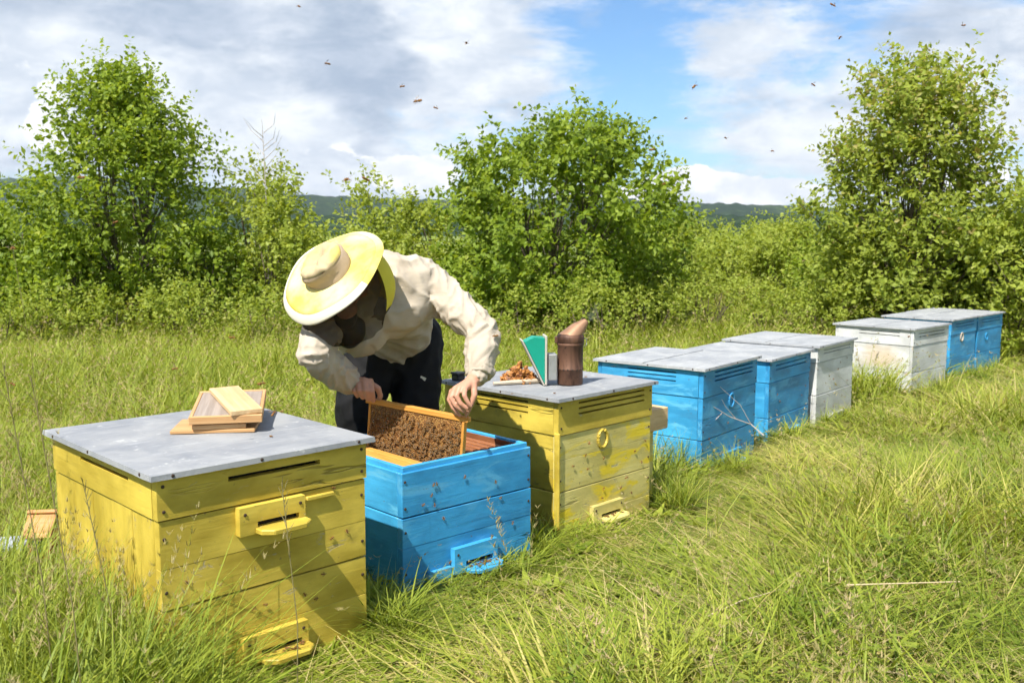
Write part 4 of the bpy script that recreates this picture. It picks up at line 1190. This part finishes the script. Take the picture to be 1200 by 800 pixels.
slab = thing('stone_slab', 'pale grey slab in the grass beside the little bee house', 'slab', (gp.x, 3.3, float(gz(gp.x, 3.3))), R(10))
obj('block', box_bm(.10, .12, gp.z - float(gz(gp.x, 3.3)) + .03, .006, 2), M['grey_stone'], slab, (-.09, 0, -.02)); obj('cap', box_bm(.15, .13, .02, .004), M['grey_stone'], slab, (-.095, -.005, gp.z - float(gz(gp.x, 3.3)) + .011))
# ------------------------------------------------------------------ the beekeeper
def capsules(bm, chain, n=10):
    """chain: (p, r) list; a ball at each point and a tapered tube between"""
    for i, (p, r_) in enumerate(chain):
        bmesh.ops.create_icosphere(bm, subdivisions=2, radius=r_, matrix=Matrix.Translation(p))
        if i:
            q, s = chain[i - 1]
            tube(bm, [q, p], [s, r_], n)
def ellipsoid(bm, c, rad3, rot=None):
    m_ = Matrix.Translation(c) @ (rot.to_4x4() if rot is not None else Matrix.Identity(4)) @ Matrix.Diagonal((*rad3, 1))
    bmesh.ops.create_icosphere(bm, subdivisions=3, radius=1, matrix=m_)
def remesh(bm, name, voxel, iters, mat, parent, disp=None):
    me = bpy.data.meshes.new(name); bm.to_mesh(me); bm.free()
    o = bpy.data.objects.new(name, me); COL.objects.link(o)
    r_ = o.modifiers.new('r', 'REMESH'); r_.mode = 'VOXEL'; r_.voxel_size = voxel
    s_ = o.modifiers.new('s', 'SMOOTH'); s_.iterations = iters; s_.factor = .5
    dg = bpy.context.evaluated_depsgraph_get()
    new = bpy.data.meshes.new_from_object(o.evaluated_get(dg))
    o.modifiers.clear(); o.data = new; new.name = name
    if disp:
        nn = [v.normal.copy() for v in new.vertices]
        for v, nv in zip(new.vertices, nn): v.co += nv * disp(v.co)
        b3 = bmesh.new(); b3.from_mesh(new)
        for _ in range(1): bmesh.ops.smooth_vert(b3, verts=b3.verts, factor=.5, use_axis_x=True, use_axis_y=True, use_axis_z=True)
        b3.to_mesh(new); b3.free()
    new.materials.clear(); new.materials.append(mat)
    smooth(o); o.parent = parent
    return o
J = {}
J['hip'] = at(462, 396, 4.36)
J['hipR'], J['hipL'] = at(440, 402, 4.34), at(486, 396, 4.44)
J['kneeR'] = at(420, 478, 4.22); J['kneeL'] = at(488, 480, 4.32)
fr = J['kneeR'].copy(); fr.y += .14; fr.x -= .01; fr.z = float(gz(fr.x, fr.y)) + .05; J['footR'] = fr
fl = J['kneeL'].copy(); fl.y += .12; fl.z = float(gz(fl.x, fl.y)) + .05; J['footL'] = fl
J['waist'] = at(462, 360, 4.22); J['chest'] = at(458, 340, 3.98)
J['shR'], J['shL'] = at(388, 366, 3.84), at(503, 333, 4.02)
J['neck'] = at(425, 335, 3.86); J['head'] = at(396, 329, 3.70)
J['elR'], J['elL'] = at(368, 413, 3.62), at(566, 389, 3.86)
J['wrR'], J['wrL'] = at(411, 449, 3.83), at(561, 440, 3.72)
pers = thing('person', 'beekeeper in cream jacket and wide yellow veiled hat bending over the opened hive', 'person', (J['hip'].x, J['hip'].y, float(gz(J['hip'].x, J['hip'].y))), 0)
PM = Matrix.Translation(-Vector(pers.location))
def PL(v): return PM @ v
K = {k: PL(v) for k, v in J.items()}
def atp(px, py, y): return PL(at(px, py, y))
HAT_AX = Vector((-.43, -.60, .68)).normalized()        # up through the head: he leans towards us and looks down
FACE = (Vector((-.05, -.62, -.62)) - HAT_AX * HAT_AX.dot(Vector((-.05, -.62, -.62)))).normalized()
SIDE = HAT_AX.cross(FACE).normalized()
HROT = Matrix((SIDE, FACE, HAT_AX)).transposed()       # local x = side, y = face, z = crown
# body: one surface from feet to fingertips
bm = bmesh.new()
capsules(bm, [(K['hip'], .135), (K['waist'], .125), (K['chest'], .145), (K['neck'], .065), (K['head'], .070)])
for s in 'RL':
    capsules(bm, [(K['hip' + s], .088), (K['knee' + s], .062), (K['foot' + s] + Vector((0, 0, .06)), .045), (K['foot' + s] + Vector((.02, -.13, -.01)), .04)])
    capsules(bm, [(K['chest'], .12), (K['sh' + s], .072), (K['el' + s], .046), (K['wr' + s], .030)])
ellipsoid(bm, K['head'], (.077, .098, .118), HROT)
hd = K['head']
ellipsoid(bm, hd + FACE * .100 - HAT_AX * .012, (.016, .022, .026), HROT)            # nose
ellipsoid(bm, hd + FACE * .074 - HAT_AX * .088, (.045, .040, .034), HROT)            # chin
for s in (-1, 1):
    ellipsoid(bm, hd + SIDE * s * .078, (.012, .024, .034), HROT)                    # ears
    ellipsoid(bm, hd + FACE * .088 + SIDE * s * .034 - HAT_AX * .004, (.013, .008, .008), HROT)
ellipsoid(bm, hd + FACE * .092 - HAT_AX * .055, (.026, .012, .009), HROT)            # mouth
# his left hand: palm from wrist to knuckles, fingers curled down on to the bar
W = K['wrL']
kn = [atp(529.5, 459, 3.66), atp(533, 456, 3.645), atp(538.5, 455, 3.635), atp(545, 455, 3.635)]
capsules(bm, [(W, .030), (atp(553, 447, 3.69), .030)])
for kq in kn: capsules(bm, [(atp(554, 446, 3.69), .022), (kq, .0135)])
fing = [[(526, 468, 3.655), (531, 478, 3.648), (538.5, 486.5, 3.65)], [(528.5, 465.5, 3.63), (534, 475, 3.622), (543, 481.5, 3.625)], [(535, 464, 3.612), (540, 473, 3.608), (547.5, 478.5, 3.612)], [(544, 463, 3.60), (547.5, 470, 3.598), (551.5, 475.5, 3.60)]]
for kq, ch, r_ in zip(kn, fing, (.0095, .0105, .0105, .010)):
    capsules(bm, [(kq, r_ + .002)] + [(atp(*c), r_ - .0007 * i) for i, c in enumerate(ch)], 8)
capsules(bm, [(atp(555, 449, 3.67), .016), (atp(556, 463, 3.645), .0125), (atp(551, 476, 3.64), .0105), (atp(547, 485, 3.645), .0095)], 8)   # thumb
# his right hand: loose fist over the far end of the bar
W = K['wrR']
kn = [atp(414, 449, 3.80), atp(420, 446.5, 3.79), atp(427, 445.5, 3.785), atp(434, 447, 3.79)]
for kq in kn: capsules(bm, [(W, .026), (kq, .0145)])
fing = [[(415, 458, 3.775), (419, 464, 3.80)], [(421, 457, 3.765), (425, 465.5, 3.79)], [(428.5, 457, 3.762), (431.5, 467.5, 3.79)], [(436, 458, 3.77), (437.5, 469, 3.80)]]
for kq, ch, r_ in zip(kn, fing, (.0100, .0112, .0115, .0112)):
    capsules(bm, [(kq, r_ + .001)] + [(atp(*c), r_ - .0008 * i) for i, c in enumerate(ch)], 8)
capsules(bm, [(atp(432, 449, 3.83), .017), (atp(443, 455, 3.835), .013), (atp(446, 464, 3.845), .011), (atp(443, 469, 3.85), .010)], 8)
body = remesh(bm, 'body', .0042, 3, M['skin'], pers)
# jacket
bm = bmesh.new()
capsules(bm, [(K['hip'] + Vector((0, -.03, .045)), .178), (K['waist'], .176), (K['chest'], .168)], 16)
capsules(bm, [(K['chest'], .15), (K['neck'] + Vector((.03, .02, 0)), .105)], 14)
ellipsoid(bm, atp(418, 385, 3.90), (.13, .10, .11))
ellipsoid(bm, (K['shR'] + K['shL']) / 2 + Vector((0, .02, -.03)), (.22, .14, .14))
for s in 'RL':
    e = K['el' + s]; wv = K['wr' + s]
    capsules(bm, [(K['chest'].lerp(K['sh' + s], .5), .14), (K['sh' + s], .096), (K['sh' + s].lerp(e, .55), .078), (e, .067), (e.lerp(wv, .5), .068), (e.lerp(wv, .84), .062), (e.lerp(wv, .96), .050)], 14)
SEGS = [(K['shL'], K['elL']), (K['elL'], K['wrL']), (K['shR'], K['elR']), (K['elR'], K['wrR']), (K['hip'], K['chest'])]
def folds(co):
    best = None
    for i, (a, b) in enumerate(SEGS):
        ab = b - a; t = max(0, min(1, (co - a).dot(ab) / ab.length_squared)); dd = (co - (a + ab * t)).length
        if i == 4: dd -= .09
        if best is None or dd < best[0]: best = (dd, t * ab.length + i * 3, (co - (a + ab * t)).normalized(), t, i)
    _, u, rdir, t, i = best
    bend = mnoise.noise(co * 6) * .06
    f1 = 1 - abs(mnoise.noise(Vector(((u + bend) * (11 if i < 4 else 7), 0, i)) + rdir * 1.1)) * 2.6
    f2 = 1 - abs(mnoise.noise(Vector(((u + bend) * (24 if i < 4 else 15), 5, i)) + rdir * 2.0)) * 2.6
    return .013 * max(0, f1) ** 2.2 + .007 * max(0, f2) ** 2 + .004 * mnoise.noise(co * 7) - .008
jacket = remesh(bm, 'jacket', .0065, 9, M['jacket'], pers, folds)
for s in 'RL':
    e, wv = K['el' + s], K['wr' + s]
    d = (wv - e).normalized(); c0 = e.lerp(wv, .93)
    bm = bmesh.new(); q = d.to_track_quat('Z', 'Y').to_matrix()
    prof = [(.046, -.03), (.056, -.024), (.049, -.014), (.055, -.004), (.049, .006), (.052, .014), (.042, .020), (.036, .012)]
    rings = []
    for rad_, zz in prof:
        rings.append([bm.verts.new(c0 + q @ Vector((rad_ * (1 + .05 * math.sin(7 * t)) * math.cos(t), rad_ * (1 + .05 * math.sin(7 * t)) * math.sin(t), zz))) for t in [2 * math.pi * k / 28 for k in range(28)]])
    for a, b in zip(rings, rings[1:]):
        for k in range(28): bm.faces.new((a[k], a[(k + 1) % 28], b[(k + 1) % 28], b[k]))
    smooth(obj('cuff', bm, M['jacket'], jacket))
# trousers and boots
bm = bmesh.new()
capsules(bm, [(K['hip'] + Vector((0, 0, .02)), .165), (K['hip'] + Vector((0, .02, -.05)), .16)], 14)
for s in 'RL':
    capsules(bm, [(K['hip' + s], .135), (K['hip' + s].lerp(K['knee' + s], .55), .122), (K['knee' + s], .106), (K['knee' + s].lerp(K['foot' + s], .5), .092), (K['foot' + s] + Vector((0, 0, .08)), .080)], 14)
trousers = remesh(bm, 'trousers', .010, 5, M['trousers'], pers, lambda co: .010 * (1 - abs(mnoise.noise(co * 11)) * 2) + .004 * mnoise.noise(co * 26) - .006)
lg = atp(501, 441, 4.22)
for s in 'RL':
    bm = bmesh.new(); f = K['foot' + s]
    capsules(bm, [(f + Vector((0, .02, .10)), .062), (f + Vector((0, .02, 0)), .055), (f + Vector((.02, -.10, -.01)), .048), (f + Vector((.025, -.17, -.012)), .038)])
    remesh(bm, 'boot', .010, 3, M['boots'], pers)
# small pale stitched mark on the trouser leg
mk = obj('trouser_patch', box_bm(.026, .004, .016, .001), M['hat_white'], pers, K['hipL'].lerp(K['kneeL'], .52) + Vector((.030, -.123, 0)), (0, R(25), R(10)))
# dark shirt and neckerchief under the veil
bm = bmesh.new()
ellipsoid(bm, atp(409, 386, 3.80), (.068, .06, .075)); ellipsoid(bm, atp(404, 372, 3.74), (.05, .05, .05))
remesh(bm, 'shirt', .010, 3, M['black'], pers, lambda co: .006 * mnoise.noise(co * 20))
# hat
hc = K['head'] + HAT_AX * .062
hat = obj('hat', None, None, pers)
bpy.data.objects.remove(hat)
n = 64; BR = .228
def hat_pt(r_, a, z): return hc + HROT @ Vector((r_ * math.cos(a), r_ * math.sin(a), z))
def brim_z(r_, a):
    t = max(0, (r_ - .09) / (BR - .09))
    return -.018 * t ** 2 + .010 * t * math.sin(2 * a + .6) + .004 * t * math.sin(5 * a + 1.0)
bm = bmesh.new(); rad_l = [.088, .105, .13, .155, .180, .200]; rings = []
for r_ in rad_l: rings.append([bm.verts.new(hat_pt(r_, 2 * math.pi * k / n, brim_z(r_, 2 * math.pi * k / n))) for k in range(n)])
for a, b in zip(rings, rings[1:]):
    for k in range(n): bm.faces.new((a[k], a[(k + 1) % n], b[(k + 1) % n], b[k]))
hat = obj('hat', bm, M['hat_brim'], pers); smooth(hat)
sol = hat.modifiers.new('t', 'SOLIDIFY'); sol.thickness = .004; sol.offset = -1
bm = bmesh.new(); rings = []
front_a = math.pi / 2
for r_, dz in ((.2003, .0006), (.208, -.0008), (.217, -.0030), (.2250, -.0062), (.2270, -.0082), (.2245, -.0100), (.215, -.0078)):
    ring_ = []
    for k in range(n):
        a = 2 * math.pi * k / n; drop = .8 + 1.6 * max(0, math.cos(a - front_a - .55))
        ring_.append(bm.verts.new(hat_pt(r_, a, brim_z(min(r_, BR), a) + dz * drop)))
    rings.append(ring_)
for a, b in zip(rings, rings[1:]):
    for k in range(n):
        f = bm.faces.new((a[k], a[(k + 1) % n], b[(k + 1) % n], b[k]))
        ang_ = 2 * math.pi * k / n
        f.material_index = 0 if math.cos(ang_ - front_a - .75) > -.12 + .05 * math.sin(9 * ang_) else 1
e = obj('brim_edge', bm, [M['hat_white'], M['hat_brim']], hat); smooth(e)
def crown_pt(r_, a, z): return hat_pt(r_ * (1 + .03 * math.sin(3 * a)), a, z)
bm = bmesh.new(); rings = []
for r_, z in ((.098, -.004), (.098, .016), (.094, .028), (.097, .038), (.093, .048), (.090, .056)):
    rings.append([bm.verts.new(crown_pt(r_ + .004 * math.sin(2 * math.pi * k / n * 2 + z * 90), 2 * math.pi * k / n, z + .010 * math.sin(2 * math.pi * k / n + 1.2) * (z > .03))) for k in range(n)])
for a, b in zip(rings, rings[1:]):
    for k in range(n): bm.faces.new((a[k], a[(k + 1) % n], b[(k + 1) % n], b[k]))
smooth(obj('hat_band', bm, M['hat_beige'], hat))
bm = bmesh.new(); rings = []
for r_, z in ((.091, .050), (.091, .062), (.083, .070), (.064, .071), (.040, .060), (.018, .057)):
    rings.append([bm.verts.new(crown_pt(r_, 2 * math.pi * k / n, z + .010 * math.sin(2 * math.pi * k / n + 1.2) + .018 * mnoise.noise(Vector((r_ * 30 * math.cos(2 * math.pi * k / n), r_ * 30 * math.sin(2 * math.pi * k / n), 3))))) for k in range(n)])
for a, b in zip(rings, rings[1:]):
    for k in range(n): bm.faces.new((a[k], a[(k + 1) % n], b[(k + 1) % n], b[k]))
bm.faces.new(rings[-1])
smooth(obj('crown_top', bm, M['hat_top'], hat))
# veil: hangs from under the brim down to the collar; net in front, yellow cloth at the nape
low_c = atp(412, 383, 3.72)
def veil_pt(t, a):
    top = hat_pt(.186, a, brim_z(.186, a) - .006)
    dirh = HROT @ Vector((math.cos(a), math.sin(a), 0)); dirh.z *= .30
    bot = low_c + dirh * .126 + Vector((.01, .02, -.035 * max(0, math.sin(a))))
    p = top.lerp(bot, t) + dirh.normalized() * (.022 * math.sin(t * math.pi)) + Vector((0, 0, -.055 * math.sin(t * math.pi) * (t)))
    fl_ = max(0, math.cos(a - R(-32)) - .75) / .25
    return p + dirh.normalized() * (.006 * math.sin(a * 11) * t + .05 * fl_ * math.sin(min(1, t * 1.2) * math.pi))
bm = bmesh.new(); NA, NTt = 72, 12
grid = [[bm.verts.new(veil_pt(j / NTt, 2 * math.pi * i / NA)) for j in range(NTt + 1)] for i in range(NA)]
for i in range(NA):
    ang_ = 2 * math.pi * (i + .5) / NA
    back = math.cos(ang_ - math.radians(-32)) > .86
    for j in range(NTt):
        f = bm.faces.new((grid[i][j], grid[(i + 1) % NA][j], grid[(i + 1) % NA][j + 1], grid[i][j + 1]))
        f.material_index = 1 if (back and j < 8) else 0
v_ = obj('veil', bm, [M['veil'], M['flap_yellow']], pers); smooth(v_)
# ------------------------------------------------------------------ bees
def bee_mesh(name, flying):
    bm = bmesh.new()
    def ell(c, r3):
        g_ = bmesh.ops.create_icosphere(bm, subdivisions=2, radius=1, matrix=Matrix.Translation(c) @ Matrix.Diagonal((*r3, 1)))
        for v in g_['verts']:
            for f in v.link_faces: f.material_index = 0; f.smooth = True
    ell((-.0048, 0, .0030), (.0047, .0023, .0021)); ell((.0012, 0, .0034), (.0022, .0021, .0020)); ell((.0042, 0, .0030), (.0014, .0017, .0014))
    for s in (-1, 1):
        for k in range(3):
            a = R(50 + 40 * k)
            tube(bm, [Vector((.002 - .0012 * k, s * .0012, .0025)), Vector((.003 - .0022 * k, s * .0040, .0030)), Vector((.0034 - .0032 * k, s * .0055, .0002))], [.00035, .0003, .0002], 3)
        spread = R(70 if flying else 22); lift = R(25 if flying else 8)
        for ln, wd, off in ((.0095, .0030, 0), (.0068, .0024, R(20))):
            d = Vector((-math.cos(spread + off), s * math.sin(spread + off), math.sin(lift))); n_ = Vector((0, 0, 1)).cross(d).normalized()
            b0 = Vector((.0010, s * .0014, .0051)); vs = [bm.verts.new(b0), bm.verts.new(b0 + d * ln * .6 + n_ * wd * .5), bm.verts.new(b0 + d * ln), bm.verts.new(b0 + d * ln * .55 - n_ * wd * .6)]
            f = bm.faces.new(vs); f.material_index = 1
    me = bpy.data.meshes.new(name); bm.to_mesh(me); bm.free(); me.materials.append(M['bee']); me.materials.append(M['wing'])
    return me
BEE, BEEF = bee_mesh('bee', False), bee_mesh('flying_bee', True)
def bee(me, loc, rot, label, group, s=1.0):
    o = bpy.data.objects.new('honey_bee', me); COL.objects.link(o); o.location = loc; o.rotation_euler = rot; o.scale = (s,) * 3
    return tag(o, label, 'bee', group)
br = random.Random(21)
# on the lifted comb (its sunny face): bees one by one, the rest of the crowd as one mass
def face_frame(nrm):
    z = nrm.normalized(); x = Vector((0, 0, 1)).cross(z).normalized(); return Matrix((x, z.cross(x), z)).transposed()
nface = -yax if (-yax).y < 0 else yax
FM = face_frame(nface); hm = Matrix.Translation(fmid) @ held_m.to_4x4()
fs = -1 if (held_m @ Vector((0, -1, 0))).y < 0 else 1
spots = []
for i in range(520):
    for _try in range(30):
        lx = br.uniform(-flen / 2 + .016, flen / 2 - .016); lz = -.235 + .225 * br.random()
        edge = .022 + .016 * mnoise.noise(Vector((lx * 16, 0, 3)))
        if lz > -edge - (.018 if lx > .1 else 0) and br.random() < .85: continue
        dmin = .0075 if i < 300 else .0045
        if all((lx - a) ** 2 + (lz - b) ** 2 > dmin ** 2 for a, b in spots): break
    spots.append((lx, lz))
mass = bmesh.new()
for i, (lx, lz) in enumerate(spots):
    loc = hm @ Vector((lx, fs * (.0125 + br.random() * .003), lz))
    rot = (FM @ Euler((br.gauss(0, .15), br.gauss(0, .15), br.uniform(0, 6.283))).to_matrix())
    if i < 160:
        bee(BEE, loc, rot.to_euler(), 'honey bee crawling in the crowd on the lifted comb', 'bees on the lifted comb', br.uniform(1.2, 1.5))
    else:
        tmp = BEE.copy(); tmp.transform(Matrix.Translation(loc + (-nface) * .0015) @ rot.to_4x4() @ Matrix.Scale(br.uniform(1.0, 1.25), 4)); mass.from_mesh(tmp); bpy.data.meshes.remove(tmp)
ms = obj('bee_cluster', mass, [M['bee'], M['wing']]); tag(ms, 'dense cluster of bees covering the lifted comb', 'bees', kind='stuff')
# on the hive fronts and lids
def hive_bees(k, n, xr, zr, label, group, yoff=.0235):
    a = HIVES[k][2]
    for _ in range(n):
        p = hive_local(k, br.uniform(*xr), yoff, br.uniform(*zr))
        m_ = face_frame(Vector((math.sin(a), -math.cos(a), 0))) @ Euler((0, 0, br.uniform(0, 6.283))).to_matrix()
        bee(BEE, p, m_.to_euler(), label, group, 1.15)
hive_bees('y1', 9, (.1, .68), (.15, .60), 'honey bee sitting on the boards of the first yellow hive', 'bees on the first yellow hive')
hive_bees('b2', 14, (.1, .66), (.10, .45), 'honey bee sitting on the front of the opened blue hive', 'bees on the opened blue hive')
hive_bees('y3', 12, (.08, .7), (.08, .48), 'honey bee sitting on the front of the weathered yellow hive', 'bees on the weathered yellow hive')
hive_bees('b4', 5, (.1, .7), (.10, .45), 'honey bee sitting on the blue hive with the dry twig', 'bees on the next blue hive')
hive_bees('b5', 6, (.1, .7), (.12, .45), 'honey bee sitting on the blue hive beside the plain white hive', 'bees on the middle blue hive')
hive_bees('w6', 10, (.1, .75), (.12, .55), 'honey bee sitting on the front of the plain white hive', 'bees on the plain white hive')
def landing_bees(k, n, x0, x1, z, out, label, group):
    a = HIVES[k][2]
    for _ in range(n):
        p = hive_local(k, br.uniform(x0, x1), .025 - .03 - br.random() * out, z); bee(BEE, p, (0, 0, br.uniform(0, 6.283)), label, group, 1.15)
landing_bees('y1', 13, .32, .46, .0545, .03, 'honey bee on the lower landing board of the first yellow hive', 'bees on the first landing board')
landing_bees('b2', 17, .32, .46, .0745, .03, 'honey bee on the landing board of the opened blue hive', 'bees on the blue landing board')
landing_bees('y3', 9, .31, .46, .0635, .03, 'honey bee on the landing board of the weathered yellow hive', 'bees on the weathered landing board')
for px, py, k in ((318, 512, 'y1'), (330, 483, 'y1'), (600, 462, 'y3'), (650, 461, 'y3'), (686, 442, 'y3')):
    z = HIVES[k][5] + .661; p = lay(px, py, z); bee(BEE, p, (0, 0, br.uniform(0, 6.28)), 'honey bee resting on a grey hive lid', 'bees on the lids', 1.1)
# in the air
for px, py, dy in [(383, 76, 2.6), (489, 121, 1.7), (471, 103, 2.7), (511, 128, 3.2), (815, 103, 1.9), (804, 140, 3.4), (850, 163, 3.4), (765, 177, 2.4), (778, 217, 3.0), (976, 8, 2.6), (985, 45, 3.2), (1128, 31, 3.2), (350, 9, 2.8),
        (94, 210, 1.9), (407, 213, 1.5), (429, 212, 1.9), (15, 293, 1.8), (14, 451, 2.2), (206, 433, 2.4), (273, 397, 2.4), (308, 451, 1.9), (322, 485, 2.0), (952, 100, 3.2), (547, 52, 3.0), (135, 262, 2.6), (1065, 395, 4.0), (735, 560, 3.2), (690, 520, 3.2), (580, 395, 2.5), (905, 178, 3.4)]:
    bee(BEEF, at(px, py, dy), (br.uniform(-.5, .5), br.uniform(-.6, .6), br.uniform(0, 6.283)), 'honey bee flying in the air', 'bees in flight', 1.15)

# ------------------------------------------------------------------ loose twigs, dry stalks
def poly_thing(name, label, cat, pts_, r0, r1, mat, group=None, extra=()):
    base = Vector(pts_[0]); root_bm = bmesh.new(); P = [Vector(p) - base for p in pts_]
    tube(root_bm, P, [r0 + (r1 - r0) * i / (len(P) - 1) for i in range(len(P))], 6)
    for e in extra:
        E_ = [Vector(p) - base for p in e]; tube(root_bm, E_, [r1 * 1.2 + (r1 * .5 - r1 * 1.2) * i / (len(E_) - 1) for i in range(len(E_))], 5)
    return tag(obj(name, root_bm, mat, None, base), label, cat, group)
poly_thing('dry_twig', 'pale dead twig leaning against the blue hive with forked ends', 'twig', [at(895, 510, 5.75), at(880, 497, 5.78), at(855, 488, 5.72), at(832, 474, 5.62)], .0045, .002, M['dead_twig'],
           extra=[[at(880, 497, 5.78), at(868, 475, 5.75), at(846, 455, 5.70), at(835, 446, 5.66)], [at(862, 490, 5.74), at(850, 476, 5.7), at(846, 468, 5.68)], [at(846, 484, 5.7), at(838, 492, 5.66), at(828, 492, 5.62)]])
poly_thing('straw_stick', 'pale straight straw lying across the grass right of the hives', 'straw', [lay(992, 685, .14), lay(1060, 683, .15), lay(1125, 681, .15)], .003, .002, M['straw'], 'straws lying in the grass')
poly_thing('straw_stick', 'long bent straw lying low in the grass away from the hives', 'straw', [lay(990, 775, .08), lay(1040, 786, .10), lay(1090, 797, .09)], .0035, .002, M['straw'], 'straws lying in the grass')
poly_thing('straw_stick', 'bent straw lying in the dry patch before the weathered hive', 'straw', [lay(828, 722, .10), lay(868, 704, .12), lay(915, 690, .10)], .003, .002, M['straw'], 'straws lying in the grass')
for (x0, y0, x1, y1, dd, lab) in ((62, 700, 3, 425, 2.1, 'tall leaning dry grass stalk at the meadow corner'), (100, 760, 36, 440, 1.95, 'tall dry grass stalk beside the leaning one'), (137, 690, 96, 560, 2.35, 'grass stalk with dry head against the side of the first hive'), (345, 780, 330, 565, 2.25, 'single dry stalk standing before the first hive'), (44, 420, 14, 285, 6.0, 'brown flower stalk over the meadow corner')):
    pa = at(x0, y0, dd); pa.z = float(gz(pa.x, pa.y)); pc = at(x1, y1, dd); pm = (pa + pc) / 2 + Vector((.02, 0, .0))
    heads = []
    for q in range(16):
        t = .72 + .28 * q / 16; c = pm.lerp(pc, (t - .5) * 2); heads.append([c, c + Vector((br.gauss(0, .008), br.gauss(0, .008), .02 + br.random() * .012))])
    poly_thing('grass_stalk', lab, 'grass stalk', [pa, pm, pc], .0018, .0010, M['stalk'], 'dry stalks in the foreground', heads)

# ------------------------------------------------------------------ summer air
def air():
    m, t = new_mat('summer_air')
    pv = t.add('ShaderNodeVolumePrincipled', ins={'Color': (.78, .86, 1.0, 1), 'Density': HAZE, 'Anisotropy': .2})
    t.add('ShaderNodeOutputMaterial', ins={'Volume': pv.outputs[0]})
    return m
HAZE = .00010
if HAZE:
    bm = bmesh.new(); add_box(bm, -4100, 4100, -450, 4300, -16, 150)
    hz = obj('haze', bm, air()); tag(hz, 'thin summer haze over the meadow and hills', 'haze', kind='stuff')
